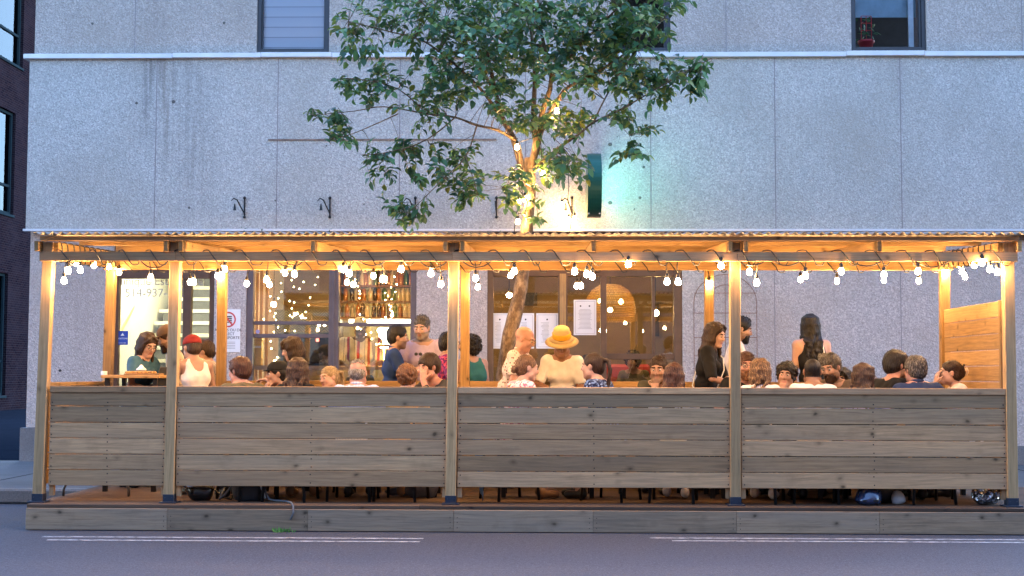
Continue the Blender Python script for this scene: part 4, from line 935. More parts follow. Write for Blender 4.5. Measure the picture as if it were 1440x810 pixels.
branch([(697, 130, .1), (650, 60, 0), (610, 20, 0), (560, -30, 0)], .02, .005)
branch([(640, 165, -.5), (610, 190, -.6), (580, 205, -.65), (540, 215, -.7), (508, 218, -.7)], .009, .003)
branch([(670, 178, -.3), (655, 220, -.6), (625, 250, -.75), (595, 280, -.8), (565, 308, -.85)], .009, .003)
branch([(655, 220, -.6), (665, 250, -.7), (672, 275, -.7)], .006, .003); branch([(600, 160, -.5), (560, 125, -.5), (510, 112, -.6), (480, 110, -.6)], .008, .003)
branch([(560, 160, -.5), (520, 178, -.6), (490, 190, -.6), (460, 196, -.6)], .007, .003)
branch([(835, 172, -.55), (850, 140, -.6), (880, 90, -.6), (930, 30, -.6)], .010, .004); branch([(855, 165, -.5), (885, 190, -.5), (892, 225, -.5)], .004, .002)
branch([(775, 110, -.2), (820, 60, -.4), (870, 10, -.5), (920, -30, -.5)], .018, .005); branch([(745, 20, .4), (700, -10, .2), (650, -40, .1)], .015, .005)
branch([(747, 262, 0), (752, 280, -.1), (757, 305, -.15)], .004, .002); branch([(735, 235, 0), (720, 245, -.2), (712, 265, -.25)], .006, .002)
trunk_mb = b
CL = [(512, 45, 38, 45, 30), (536, 105, 15, 12, 8), (512, 125, 34, 17, 16), (466, 163, 32, 7, 11), (480, 186, 22, 14, 10), (592, 135, 42, 45, 34), (552, 216, 48, 17, 20), (538, 245, 20, 5, 5), (620, 246, 15, 12, 7), (585, 248, 15, 8, 4), (655, 262, 27, 26, 20), (578, 295, 30, 18, 14), (640, 215, 30, 18, 12),
      (600, 30, 60, 45, 70), (680, 30, 60, 50, 85), (760, 25, 60, 50, 85), (840, 30, 60, 50, 80), (900, 35, 45, 45, 50), (650, 95, 45, 40, 48), (720, 85, 45, 35, 42), (800, 85, 45, 35, 42), (865, 95, 45, 35, 44), (910, 110, 35, 30, 26), (955, 110, 35, 30, 26), (985, 95, 15, 12, 5), (945, 10, 25, 15, 10),
      (862, 165, 26, 13, 12), (910, 182, 11, 11, 5), (890, 215, 12, 18, 8), (797, 172, 34, 27, 24), (793, 226, 36, 25, 30), (722, 256, 24, 28, 20), (706, 140, 27, 35, 24), (754, 290, 5, 20, 5), (760, 140, 30, 30, 14), (738, 175, 22, 18, 10), (560, -20, 60, 30, 25), (660, -40, 70, 30, 40), (780, -45, 80, 30, 45), (880, -30, 50, 25, 25)]
NV = np.array([list(q) for q in nodes]); LV = []; LF = []; LR = []
def leaf(c, d, nrm, L, w):
    s_ = d.cross(nrm).normalized(); up = nrm * (w * .28); i = len(LV); dr = nrm * (-L * .16)
    LV.extend([c, c + d * L * .35 + s_ * w * .5 + up, c + d * L * .7 + s_ * w * .40 + up * .8 + dr * .5, c + d * L + dr, c + d * L * .7 - s_ * w * .40 + up * .8 + dr * .5, c + d * L * .35 - s_ * w * .5 + up, c + d * L * .5])
    r = random.random(); LF.extend([(i, i + 1, i + 6), (i + 1, i + 2, i + 6), (i + 2, i + 3, i + 6), (i + 3, i + 4, i + 6), (i + 4, i + 5, i + 6), (i + 5, i, i + 6)]); LR.extend([r] * 6)
for (cx_, cy_, rx_, ry_, n_) in CL:
    for k in range(int(n_ * 1.02)):
        a = random.random() * 2 * PI; r = random.random() ** .6; px = cx_ + rx_ * r * math.cos(a); py = cy_ + ry_ * r * math.sin(a)
        core = max(0, 1 - abs(px - 740) / 330) * max(0, 1 - max(0, py) / 330); dep = random.gauss(0, .12 + .75 * core)
        q0 = P(px, py, YT - .35 + dep); j = np.argmin(((NV - np.array(q0)) ** 2 * np.array([1, .35, 1])).sum(1)); s0 = Vector(NV[j])
        q = Vector((q0.x, s0.y * .35 + q0.y * .65, q0.z)); L = (q - s0).length
        # twig ends: shoot drooping outwards
        out = (q - s0).normalized() if L > .05 else Vector((random.gauss(0, 1), random.gauss(0, 1), .3)).normalized()
        out = (out + Vector((random.gauss(0, .45), random.gauss(0, .5), random.gauss(-.12, .3)))).normalized(); TL = random.uniform(.16, .30)
        st_ = q - out * TL * .5
        if L > .5 and random.random() < .65: st_ = st_
        else: trunk_mb.tube([s0, (s0 + st_) / 2 + Vector((0, 0, random.uniform(0, .05) * L)), st_], [.004, .003, .0022], 4, False)
        end = st_ + out * TL + Vector((0, 0, -TL * .12)); trunk_mb.tube([st_, (st_ + end) / 2 + Vector((0, 0, .01)), end], [.0025, .002, .0012], 3, False)
        nl = random.randint(5, 8); sd = out.cross(Vector((0, 0, 1))); sd = sd.normalized() if sd.length > .1 else Vector((1, 0, 0))
        for i in range(nl):
            f_ = (i + .6) / nl; c = st_ + (end - st_) * f_; sg = 1 if i % 2 else -1
            d = (out * .55 + sd * sg * .8 + Vector((random.gauss(0, .3), random.gauss(0, .3), random.gauss(-.22, .38)))).normalized() if i < nl - 1 else (out + Vector((0, 0, -.3))).normalized()
            nr = (Vector((random.gauss(0, .45), random.gauss(0, .45) - .25, 1))).normalized(); nr = (nr - d * nr.dot(d)).normalized()
            leaf(c, d, nr, random.uniform(.078, .13), random.uniform(.046, .070))
trunk_mb.build('trunk', BARK, tree, True).location = TO
m, t, o_ = nt('elm_leaf'); at = N(t, 'Attribute', attribute_name='rnd').outputs['Fac']
col = ramp(t, at, [(0., (.030, .095, .070)), (.4, (.060, .175, .085)), (.75, (.11, .25, .07)), (1., (.25, .26, .045))])
bs = N(t, 'BsdfPrincipled', ins={'Base Color': col, 'Roughness': .42, 'Specular IOR Level': .5}); tl = N(t, 'BsdfTranslucent', ins={'Color': mix(t, col, (.20, .26, .05), .5)}); mx = N(t, 'MixShader', ins={0: .28, 1: bs.outputs[0], 2: tl.outputs[0]}); t.links.new(mx.outputs[0], o_.inputs[0]); LEAFM = m
me = bpy.data.meshes.new('crown'); me.from_pydata([tuple(v_) for v_ in LV], [], LF); me.materials.append(LEAFM); me.attributes.new('rnd', 'FLOAT', 'FACE').data.foreach_set('value', LR)
me.polygons.foreach_set('use_smooth', [True] * len(LF)); o = bpy.data.objects.new('crown', me); COL.objects.link(o); o.parent = tree; o.location = TO
# string of bulbs in the tree
TB = [(783, 155, 14.45), (727, 206, 14.5), (764, 243, 14.55), (729, 284, 14.6), (738, 279, 14.62), (728, 311, 14.6)]
bl = [(P(a, c, y), P(a + 1, c - 12, y)) for a, c, y in TB]
pth = [P(*q) for q in ((783, 140, 14.5), (760, 190, 14.5), (730, 200, 14.6), (736, 225, 14.6), (733, 260, 14.6), (735, 275, 14.6), (726, 300, 14.55), (722, 335, 14.5))]
pth2 = [P(*q) for q in ((728, 200, 14.5), (729, 250, 14.58), (731, 268, 14.6), (742, 285, 14.6), (738, 300, 14.6), (729, 300, 14.6))]; pth3 = [P(*q) for q in ((760, 195, 14.55), (762, 225, 14.55), (764, 235, 14.55))]
def dense(p): return [p[i].lerp(p[i + 1], k / 4) for i in range(len(p) - 1) for k in range(4)] + [p[-1]]
string('black cable with bulbs hung in the tree above the roof', [dense(pth), dense(pth2), dense(pth3)], bl)
WBL = [(800, 308, YU - .30), (808, 306, YU - .32), (790, 287, YU - .25)]
string('bulb cluster hung on the wall bracket beside the green sign', [dense([P(797, 215, YU - .3), P(800, 262, YU - .28), P(798, 285, YU - .25), P(806, 295, YU - .25), P(800, 335, YU - .3)])], [(P(a, c, y), P(a, c - 9, y)) for a, c, y in WBL])
# ------------------------------------------------------------------ belongings and table legs seen below the fence
def lumpy(name, label, cat, px, py, Y, r, mat, prims=None, v=.012, M_=None):
    s_ = SDF()
    for (c, rr_) in (prims or [((0, 0, r[2] * .8), r)]): s_.ell(c, rr_, .03)
    s_.plane((0, 0, 0), (0, 0, -1), .01)
    V, Q = s_.mesh(v); V = V + .004 * np.stack([np.sin(V[:, 2] * 40 + V[:, 0] * 23), np.cos(V[:, 0] * 37), np.sin(V[:, 0] * 51 + V[:, 2] * 19)], 1)
    o = np_mesh(name, V, Q, mat); o.location = (X(px, Y, py), Y, D1); tag(o, label, cat); return o
LEA = simple('glossy_black_vinyl', (.012, .013, .018), .22, 0, .2, 9, .8); CLO = simple('black_nylon', (.014, .016, .024), .6); 
o = lumpy('shoulder_bag', 'rounded black shoulder bag lying on the deck under the fence', 'bag', 282, 703, 11.95, 0, LEA, [((0, 0, .07), (.115, .07, .09)), ((-.02, 0, .1), (.13, .05, .05))])
b = MB(); b.tube([(-.12, -.03, .10), (-.05, -.08, .125), (.05, -.08, .12), (.12, -.02, .10)], .008, 6); b.tube([(.1, 0, .12), (.2, -.02, .03), (.27, 0, .01), (.3, .05, .1)], .009, 6); b.build('strap', LEA, o, True)
o = lumpy('backpack', 'black backpack with pale shoulder straps standing on the deck edge', 'backpack', 350, 703, 11.95, 0, CLO, [((0, 0, .10), (.15, .09, .15)), ((0, -.06, .07), (.11, .04, .08))])
b = MB(); b.tube([(.12, -.06, .18), (.16, -.09, .10), (.20, -.1, .02), (.26, -.12, .012), (.36, -.18, .012), (.43, -.30, .012), (.47, -.425, .00), (.475, -.432, -.06), (.45, -.435, -.12)], .009, 6); b.tube([(-.12, -.07, .16), (-.19, -.09, .06), (-.24, -.08, .02), (-.22, 0, .1)], .010, 6)
b.build('strap', simple('grey_webbing', (.10, .11, .13), .7), o, True)
b = MB(); b.tube([(.10, -.085, .2), (.14, -.10, .1), (.165, -.10, .03)], .011, 6); b.build('pale_strap', simple('pale_webbing', (.45, .47, .5), .7), o, True)
lumpy('shoulder_bag', 'grey sports bag with white curve behind the middle post', 'bag', 595, 695, 12.35, 0, simple('grey_nylon', (.10, .10, .12), .6), [((0, 0, .08), (.14, .08, .12)), ((-.2, 0, .05), (.16, .04, .04))])
SHB = simple('midnight_vinyl', (.02, .035, .09), .18, .2, .3, 12, 1.)
o = lumpy('motorcycle_helmet', 'shiny blue black helmet resting on the deck edge', 'helmet', 1222, 703, 11.85, 0, SHB, [((0, 0, .07), (.11, .12, .10)), ((-.02, -.03, .04), (.10, .10, .05))])
b = MB(); b.box((-.08, -.125, .035), (.05, -.10, .05)); b.build('vent_strip', BLACK, o)
lumpy('gym_bag', 'dark bag with pale grey oval end beside the blue helmet', 'bag', 1249, 703, 12.0, 0, CLO, [((-.02, 0, .09), (.14, .1, .10))])
o = lumpy('cap', 'pale grey baseball cap lying against the dark bag', 'cap', 1263, 706, 11.86, 0, simple('pale_grey_cloth', (.36, .36, .38), .8), [((0, 0, .055), (.065, .05, .065))])
m, t, o_ = nt('crumpled_foil'); v = objco(t); n = noise(t, v, 22, 5, .8); vo = N(t, 'TexVoronoi', ins={'Vector': v, 'Scale': 26.}).outputs[0]
fin(t, o_, ramp(t, n, [(.4, (.03, .05, .10)), (.56, (.65, .7, .8))]), .22, .85, vo, .03)
o = lumpy('plastic_bag', 'shiny silver and black plastic bag knotted at the end post', 'bag', 1386, 700, 11.88, 0, m, [((0, 0, .09), (.125, .10, .10)), ((.04, 0, .16), (.09, .06, .05))])
o = lumpy('wicker_crate', 'brown slatted crate on the deck below the buzz cut diner', 'crate', 1140, 700, 12.5, 0, W_BAR, [((0, 0, .08), (.12, .08, .08))]); bpy.data.objects.remove(o)
e = empty('wicker_crate', (X(1142, 12.5, 690), 12.5, D1)); tag(e, 'brown slatted crate on the deck below the buzz cut diner', 'crate'); b = MB()
for z in (.0, .06, .12): b.box((-.17, -.12, z), (.17, -.105, z + .045)); b.box((-.17, .105, z), (.17, .12, z + .045)); b.box((-.17, -.104, z), (-.155, .104, z + .045)); b.box((.155, -.104, z), (.17, .104, z + .045))
b.box((-.17, -.12, -.0), (.17, .12, .006)); b.build('slat', W_BAR, e)
# closed umbrella leaning on a table
e = empty('umbrella', (X(679, 12.0, 710), 12.0, D1)); tag(e, 'closed blue umbrella leaning point down on the deck', 'umbrella')
b = MB(); b.tube([(0, 0, .0), (0, 0, .05), (-.01, .01, .07), (-.06, .1, .6), (-.065, .11, .66)], [.004, .006, .016, .045, .012], 10); b.build('canopy', simple('blue_umbrella_cloth', (.04, .10, .26), .5), e, True)
b = MB(); b.tube([(-.065, .11, .66), (-.07, .12, .76), (-.04, .12, .79), (-.02, .12, .76)], .009, 7); b.build('handle', BLACKP, e, True)
# bike hoop
e = empty('bench_frame', (X(135, 12.3, 700), 12.3, D1)); tag(e, 'curved grey steel hoop legs standing behind the narrow fence panel', 'frame')
b = MB(); b.tube([(-.30, 0, 0), (-.30, 0, .06), (-.27, 0, .13), (-.2, 0, .17), (.2, 0, .17), (.27, 0, .13), (.30, 0, .06), (.30, 0, 0)], .013, 8); b.build('hoop', simple('grey_steel', (.12, .12, .125), .4, .6), e, True)
# weeds at the kerb of the road
b = MB(); c = P(394, 742, 11.5); c.z = 0
for k in range(46):
    q = Vector((c.x + random.gauss(0, .05), 11.49 + random.uniform(-.03, .02), 0)); h = random.uniform(.02, .055); d = Vector((random.gauss(0, .6), random.gauss(-.2, .3), 1)).normalized() * h; s_ = Vector((.006, random.uniform(-.004, .004), 0))
    b.add([q - s_ * .5, q + s_ * .5, q + d * .6 + s_, q + d, q + d * .6 - s_], [(0, 1, 2, 3, 4)])
o = b.build('weed', simple('weed_green', (.10, .26, .05), .6, 0, .3, 20)); tag(o, 'small tuft of green weed at the foot of the deck', 'plant')
# tables
def table(px, y, w, h=.75, d=.6, label='', top=W_BAR):
    e = empty('patio_table', (X(px, y), y, D1)); tag(e, label, 'table', 'tables on the deck'); b = MB(); b.box((-w / 2, -d / 2, h - .03), (w / 2, d / 2, h)); b.build('tabletop', top, e, bevel=.004)
    for sx_ in (-1, 1):
        for sy_ in (-1, 1):
            b = MB(); x_ = sx_ * (w / 2 - .05); y_ = sy_ * (d / 2 - .05); b.box((x_ - .02, y_ - .02, 0), (x_ + .02, y_ + .02, h - .031)); b.build('leg', BLACK, e)
    return e
table(197, 13.05, .56, 1.1, .62, 'tall wooden bar table with food at the entrance end', W_NEW)
for px, wd, lab in ((425, 1.5, 'dining table between the long haired woman and the bob haired woman'), (555, .9, 'dining table between the curly head and the plaid shirt man'), (770, .9, 'dining table below the straw hat man'), (935, .9, 'dining table in front of the man in olive sweater'), (1095, 1.2, 'dining table between the blonde woman and the dark wavy haired diner'), (1190, .7, 'small dining table in front of the grey bearded man'), (1300, .9, 'dining table beside the tall end screen')): table(px, 12.58, wd, .75, .55, lab)
zt_ = D1 + 1.10
e = empty('serving_board', (X(203, 12.9), 12.9, zt_)); tag(e, 'wooden board of flatbread on the tall bar table', 'food')
b = MB(); b.box((-.17, -.08, 0), (.17, .08, .015)); b.build('board', W_BAR, e, bevel=.004)
b = MB()
for k in range(14): b.ball((random.uniform(-.15, .15), random.uniform(-.06, .04), .025), (.03, .022, .014), 8, 5)
b.build('bread', simple('baked_bread', (.45, .24, .08), .8, 0, .5, 40), e, True)
e = empty('dessert_bowl', (X(199, 12.98), 12.98, zt_)); tag(e, 'small black bowl heaped with white cream on the bar table', 'bowl')
b = MB(); b.lathe([(.03, 0), (.055, .035), (.06, .045), (.05, .04), (0, .03)], n=14); b.build('bowl', BLACKP, e, True); b = MB(); b.lathe([(.05, .042), (.045, .06), (.025, .075), (.012, .095), (0, .10)], n=14); b.build('cream', WHITEP, e, True)
b = MB(); b.lathe([(.028, 0), (.034, .1), (.031, .1), (.026, .01)], n=12); o = b.build('plastic_cup', simple('clear_plastic', (.6, .6, .6), .2), smooth=True, loc=(X(148, 13.4), 13.38, rows[0][1] + .036)); tag(o, 'clear plastic cup standing on the side rail', 'cup')
def chair(px, y, lab, rz=0):
    e = empty('cafe_chair', (X(px, y), y, D1), rz); tag(e, lab, 'chair', 'black metal chairs around the tables'); b = MB(); b.box((-.2, -.2, .43), (.2, .2, .455)); b.build('seat', BLACK, e, bevel=.006)
    for sx_ in (-1, 1):
        for sy_ in (-1, 1): b = MB(); b.tube([(sx_ * .19, sy_ * .2, 0), (sx_ * .17, sy_ * .17, .43)], .014, 7); b.build('leg', BLACK, e, True)
    b = MB(); b.tube([(-.18, -.19, .43), (-.18, -.22, .72), (-.1, -.23, .76), (.1, -.23, .76), (.18, -.22, .72), (.18, -.19, .43)], .012, 7); b.box((-.15, -.235, .6), (.15, -.225, .7)); b.build('backrest', BLACK, e); return e
# ------------------------------------------------------------------ people
def skinmat(name, c):
    m, t, o = nt(name); v = objco(t); n = noise(t, v, 18, 3)
    col = ramp(t, n, [(.3, tuple(x * .9 for x in c)), (.7, tuple(min(1, x * 1.08) for x in c))])
    b = fin(t, o, col, .48, 0, None, .001, .4); b.inputs['Subsurface Weight'].default_value = .12; b.inputs['Subsurface Radius'].default_value = (.02, .008, .004); b.inputs['Subsurface Scale'].default_value = .5; return m
SK = {'fair': skinmat('skin_fair', (.40, .24, .19)), 'pink': skinmat('skin_ruddy', (.37, .19, .15)), 'tan': skinmat('skin_tan', (.29, .165, .12)), 'brown': skinmat('skin_brown', (.22, .105, .06)), 'dark': skinmat('skin_dark', (.085, .04, .022))}
LIP = simple('lip', (.30, .12, .10), .45); LIPM = simple('lip_pale', (.24, .115, .09), .5); LIPD = simple('lip_red', (.35, .06, .06), .4)
def hairmat(name, c, c2=None):
    m, t, o = nt(name); v = objco(t); n = noise(t, mapping(t, v, (1, 1, .16)), 150, 3, .7); n2 = noise(t, v, 9, 2)
    c2 = c2 or tuple(min(1, x * 1.7 + .004) for x in c)
    col = ramp(t, n, [(.35, tuple(x * .45 for x in c)), (.5, c), (.68, c2)]); col = mix(t, col, tuple(x * .5 for x in c), ramp(t, n2, [(.45, 0.), (.7, .6)]))
    fin(t, o, col, .5, 0, n, .005, .25); return m
HR = {k: hairmat('hair_' + k, *v) for k, v in dict(black=((.010, .008, .008),), dkbrown=((.028, .014, .009),), brown=((.045, .024, .016),), auburn=((.052, .021, .014),), ginger=((.11, .048, .022),), blonde=((.26, .18, .10), (.50, .38, .24)), ombre=((.09, .045, .022), (.42, .25, .12)), grey=((.16, .14, .125), (.42, .40, .38)), saltpep=((.045, .038, .034), (.26, .24, .22)), lightbrown=((.11, .055, .03), (.26, .15, .08))).items()}
STUB = {'dark': simple('stubble_dark', (.15, .085, .058), .7), 'grey': simple('stubble_grey', (.20, .15, .12), .7), 'light': simple('stubble_ginger', (.20, .09, .05), .7)}
EYEW = simple('eye_white', (.36, .33, .30), .35); EYED = simple('iris_dark', (.02, .012, .008), .2)
def cloth(name, c, pat=None, c2=None, sc_=1.):
    m, t, o = nt(name); v = objco(t); n = noise(t, v, 7, 4); fine = noise(t, v, 260, 2)
    col = ramp(t, n, [(.3, tuple(x * .82 for x in c)), (.7, tuple(min(1, x * 1.12) for x in c))])
    if pat == 'dots':
        vo = N(t, 'TexVoronoi', ins={'Vector': v, 'Scale': 34. * sc_, 'Randomness': .8}).outputs['Distance']; col = mix(t, c2, col, ramp(t, vo, [(.26, 0.), (.32, 1.)]))
    elif pat == 'floral':
        vo = N(t, 'TexVoronoi', ins={'Vector': v, 'Scale': 26. * sc_}); f = noise(t, v, 38 * sc_, 3, .7); col = mix(t, col, c2, ramp(t, f, [(.50, 0.), (.56, 1.)])); col = mix(t, col, tuple(min(1, x * 1.7 + .06) for x in c2), ramp(t, vo.outputs['Distance'], [(.16, .8), (.24, 0.)]))
    elif pat in ('stripe', 'plaid'):
        sp_ = N(t, 'SeparateXYZ', ins={0: v})
        def st(i, f, w): return N(t, 'Math', operation='LESS_THAN', ins={0: N(t, 'Math', operation='FRACT', ins={0: N(t, 'Math', operation='MULTIPLY', ins={0: sp_.outputs[i], 1: f}).outputs[0]}).outputs[0], 1: w}).outputs[0]
        if pat == 'stripe': col = mix(t, col, c2, st(0, 11.5 * sc_, .26)); col = mix(t, col, (.05, .06, .10), st(0, 23 * sc_, .07))
        else: col = mix(t, col, c2, N(t, 'Math', operation='MULTIPLY', ins={0: st(0, 38., .45), 1: .6}).outputs[0]); col = mix(t, col, c2, N(t, 'Math', operation='MULTIPLY', ins={0: st(2, 38., .45), 1: .6}).outputs[0])
    fin(t, o, col, .85, 0, fine, .0006, .2); return m
JEAN = cloth('denim', (.035, .05, .09)); BLKT = cloth('black_trousers', (.012, .012, .014)); KHK = cloth('khaki', (.26, .2, .13)); SHOE_B = simple('black_shoe', (.014, .013, .013), .4); SHOE_W = simple('white_sneaker', (.72, .66, .64), .6); SHOE_T = simple('tan_sandal', (.26, .14, .07), .6)
def V3(*a): return np.array(a, float)
def ik(a, c, l1, l2, pole):
    d = c - a; L = np.linalg.norm(d); L2 = min(L, (l1 + l2) * .998); d = d / max(L, 1e-6); c = a + d * L2
    x = (l1 * l1 - l2 * l2 + L2 * L2) / (2 * L2); h = math.sqrt(max(l1 * l1 - x * x, 0)); p = pole - d * np.dot(pole, d); p = p / max(np.linalg.norm(p), 1e-6)
    return a + d * x + p * h, c
def hand(S, w, d, nrm, curl, s, side):
    """palm, four unequal bent fingers and a thumb leaving the side of the palm"""
    d = d / np.linalg.norm(d); nrm = nrm - d * np.dot(nrm, d); nrm /= max(np.linalg.norm(nrm), 1e-6); x = np.cross(d, nrm) * side
    p1 = w + d * .045 * s
    for o in (-.026, -.009, .009, .026): S.cone(w + d * .012 * s + x * o * .7 * s, w + d * .082 * s + x * o * s, .0145 * s, .0125 * s, .012)
    for o, L in zip((-.029, -.010, .010, .028), (.064, .076, .082, .070)):
        b0 = w + d * .084 * s + x * o * s; a1 = curl * .9; a2 = curl * 1.9; fx_ = x * o * .35
        d1 = d * math.cos(a1) + nrm * math.sin(a1) + fx_; d2 = d * math.cos(a2) + nrm * math.sin(a2) + fx_
        b1 = b0 + d1 * L * .52 * s; S.cone(b0, b1, .0100 * s, .0092 * s, .005); S.cone(b1, b1 + d2 * L * .5 * s, .0092 * s, .0075 * s, .005)
    t0 = w + d * .025 * s + x * .026 * s; t1 = t0 + (x * .75 + d * .65 + nrm * .3) * .040 * s; t2 = t1 + (x * .25 + d * .85 + nrm * .45) * .034 * s
    S.cone(t0, t1, .0155 * s, .0115 * s, .010); S.cone(t1, t2, .0112 * s, .0085 * s, .006)
def disp(Vx, Q, amp, f, seed=0):
    ph = seed * 1.7; n = np.sin(Vx[:, 0] * f + ph + 2 * np.sin(Vx[:, 2] * f * .37)) * np.cos(Vx[:, 1] * f * .83 + 1.3 * ph) + .6 * np.sin(Vx[:, 2] * f * .9 + 2.1 * np.sin(Vx[:, 0] * f * .5 + ph))
    c = Vx.mean(0); nn = np.zeros_like(Vx); e1 = Vx[Q[:, 2]] - Vx[Q[:, 0]]; e2 = Vx[Q[:, 3]] - Vx[Q[:, 1]]; fn = np.cross(e1, e2)
    for k in range(4): np.add.at(nn, Q[:, k], fn)
    nn /= np.maximum(np.linalg.norm(nn, axis=1), 1e-9)[:, None]; return Vx + nn * (amp * n)[:, None]
PN = [0]
def person(px, ptop, Y, face, label, pose='sit', sex='f', skin='fair', hair=('short', 'dkbrown'), top=None, topk={}, lean=8, pitch=10, turn=0, roll=0, beard=None, glasses=None, arms=('table', 'table'), bottoms=JEAN, shoes=SHOE_B, group=None, build=1., ground=None, vox=.0085, extra=None, hmul=1.04, torso_turn=None, lip=None, bare=False, eyes=True, seat=True, grp=None):
    PN[0] += 1; lean = lean + 7 if pose == 'sit' else lean; gz = ground if ground is not None else D1
    Zt = Z(ptop, Y, px) - gz                       # height of the crown above what carries the figure
    hh = {'long': .015, 'bob': .018, 'curly': .03, 'bald': 0, 'buzz': .004, 'hat': .05, 'cap': .02, 'pony': .012, 'bun': .012}.get(hair[0], .018)
    LN = R(lean); m = 1 if sex == 'm' else 0
    # skeleton in unit scale (1.75 m), facing +Y, then scaled
    def sk(s):
        hip = V3(0, 0, .93 * s) if pose == 'stand' else V3(0, 0, .47 + .095 * s)
        def up(v): y, z = v[1], v[2]; return hip + V3(v[0], y * math.cos(LN) + z * math.sin(LN), z * math.cos(LN) - y * math.sin(LN)) * s
        neck = up(V3(0, -.005, .545)); hc = up(V3(0, .03, .665)) if False else neck + V3(0, .046 + math.sin(LN) * .03, .112) * s
        return hip, up, neck, hc
    s = 1.
    for _ in range(6):
        hip, up, neck, hc = sk(s); topz = hc[2] + .118 * s * hmul + hh; s *= (Zt / topz) if pose == 'stand' else 1 + (Zt - topz) / .9
        s = min(max(s, .80), 1.14)
    hip, up, neck, hc = sk(s); hs = (.94 + .06 * m) * hmul * (s * .35 + .65)
    sw = (.146 + .020 * m) * s * build; hw = (.092 if m else .098) * s
    HM = Euler((R(-pitch), R(roll), R(-turn))).to_matrix(); Hn = np.array(HM)
    def h(x, y, z): return hc + Hn @ (V3(x, y, z) * hs)
    def hr(M_=None): return HM.to_4x4()
    fa = R(-face); rot = Matrix.Rotation(fa, 3, 'Z')
    hw_ = rot @ Vector(hc); tgt = P(px, ptop + 12, Y); loc = Vector((tgt.x - hw_.x, Y - hw_.y * (.9 if pose == 'sit' else .8), gz))
    # ---- limbs
    L1, L2 = .285 * s, .255 * s; sh = [up(V3(sd * 1, 0, 0)) * 0 + up(V3(sd * (.146 + .020 * m) * build, 0, .475)) for sd in (-1, 1)]
    wr = []; elb = []; hd = []
    for i, sd in enumerate((-1, 1)):
        a = arms[i]; k = a if isinstance(a, str) else a[0]
        if k == 'table': tg = V3(sd * .13 * s, .36 * s, .80 if pose == 'sit' else 1.06); pole = V3(sd * .7, -.3, -1); d = V3(-sd * .4, 1, -.1); nr = V3(0, 0, -1); cu = .35
        elif k == 'down': tg = sh[i] + V3(sd * .05, .04, -.53) * s; pole = V3(sd * .3, -1, 0); d = V3(0, .1, -1); nr = V3(-sd, .2, 0); cu = .35
        elif k == 'chin': tg = h(sd * .02, .13, -.16); pole = V3(sd * .6, .2, -1); d = V3(-sd * .2, -.25, 1); nr = V3(-sd * .2, -1, 0); cu = 1.0
        elif k == 'face': tg = h(sd * .07, .15, -.10); pole = V3(sd * .8, .2, -1); d = V3(-sd * .25, -.25, 1); nr = V3(-sd * .4, -1, .1); cu = .25
        elif k == 'fold': tg = V3(-sd * .02, .27, 0) * s + V3(0, 0, sh[i][2] - .24 * s); pole = V3(sd, -.2, -.8); d = V3(-sd, .3, .2); nr = V3(0, -1, 0); cu = .5
        elif k == 'work': tg = V3(sd * .10, .34, 0) * s + V3(0, 0, sh[i][2] - .33 * s); pole = V3(sd, -.5, -.7); d = V3(-sd * .5, .8, -.3); nr = V3(0, 0, -1); cu = .6
        elif k == 'hip': tg = V3(sd * .20, .08, 0) * s + V3(0, 0, hip[2] + .02); pole = V3(sd, -.8, 0); d = V3(-sd * .3, .5, -.8); nr = V3(-sd, 0, 0); cu = .5
        else: tg = V3(*a[1]) * s + V3(0, 0, sh[i][2]); pole = V3(*a[2]); d = V3(*a[3]); nr = V3(*a[4]); cu = a[5]
        e_, w_ = ik(sh[i], tg, L1, L2, pole); elb.append(e_); wr.append(w_); hd.append((d, nr, cu))
    hj = [hip + V3(sd * .085 * s, 0, -.01) for sd in (-1, 1)]; kn = []; an = []
    for i, sd in enumerate((-1, 1)):
        if pose == 'stand': kn.append(V3(sd * .095 * s, .03, .49 * s)); an.append(V3(sd * .10 * s, -.02, .085 * s))
        else: kn.append(V3(sd * (.10 if m else .07) * s * (1 + .4 * m), .43 * s, .50)); an.append(V3(sd * .10 * s, (.36 + .09 * ((PN[0] * 7 + i * 3) % 5 - 2) * .5) * s, .085))
    # ---- body surface
    B = SDF(); c = B.cone
    c(up(V3(-.055, 0, .0)), up(V3(.055, 0, .0)), .098 * s, .098 * s, .03); c(up(V3(-.03 - .02 * m, 0, .14)), up(V3(.03 + .02 * m, 0, .14)), .088 * s, None, .05)
    c(up(V3(-.055 - .015 * m, 0, .32)), up(V3(.055 + .015 * m, 0, .32)), .100 * s, None, .05); c(up(V3(-.085, -.01, .43)), up(V3(.085, -.01, .43)), .070 * s, None, .05)
    if not m:
        for sd in (-1, 1): B.ell(up(V3(sd * .065, .085, .34)), .052 * s, .03)
    for i in (0, 1):
        c(sh[i] + (V3(0, 0, .0)), up(V3(0, -.01, .49)), .050 * s, .045 * s, .04)
        ar = (.044 + .008 * m) * s; c(sh[i], elb[i], ar * 1.08, ar * .78, .02); c(elb[i], elb[i] * .65 + wr[i] * .35, ar * .80, ar * .78, .02); c(elb[i] * .65 + wr[i] * .35, wr[i], ar * .78, .025 * s, .012); hand(B, wr[i], hd[i][0], hd[i][1], hd[i][2], s * (.94 + .08 * m), (-1, 1)[i])
        c(hj[i], kn[i], .082 * s, .054 * s, .03); c(kn[i], kn[i] * .6 + an[i] * .4, .053 * s, .056 * s, .02); c(kn[i] * .6 + an[i] * .4, an[i], .055 * s, .035 * s, .02)
        ft = an[i] + V3(0, .12, -.045) * s; c(an[i] + V3(0, -.02, -.035) * s, ft, .034 * s, .030 * s, .02)
    c(neck + V3(0, -.005, -.03), h(0, -.015, -.05), (.052 + .008 * m) * s, (.050 + .006 * m) * s, .03)
    M4 = hr()
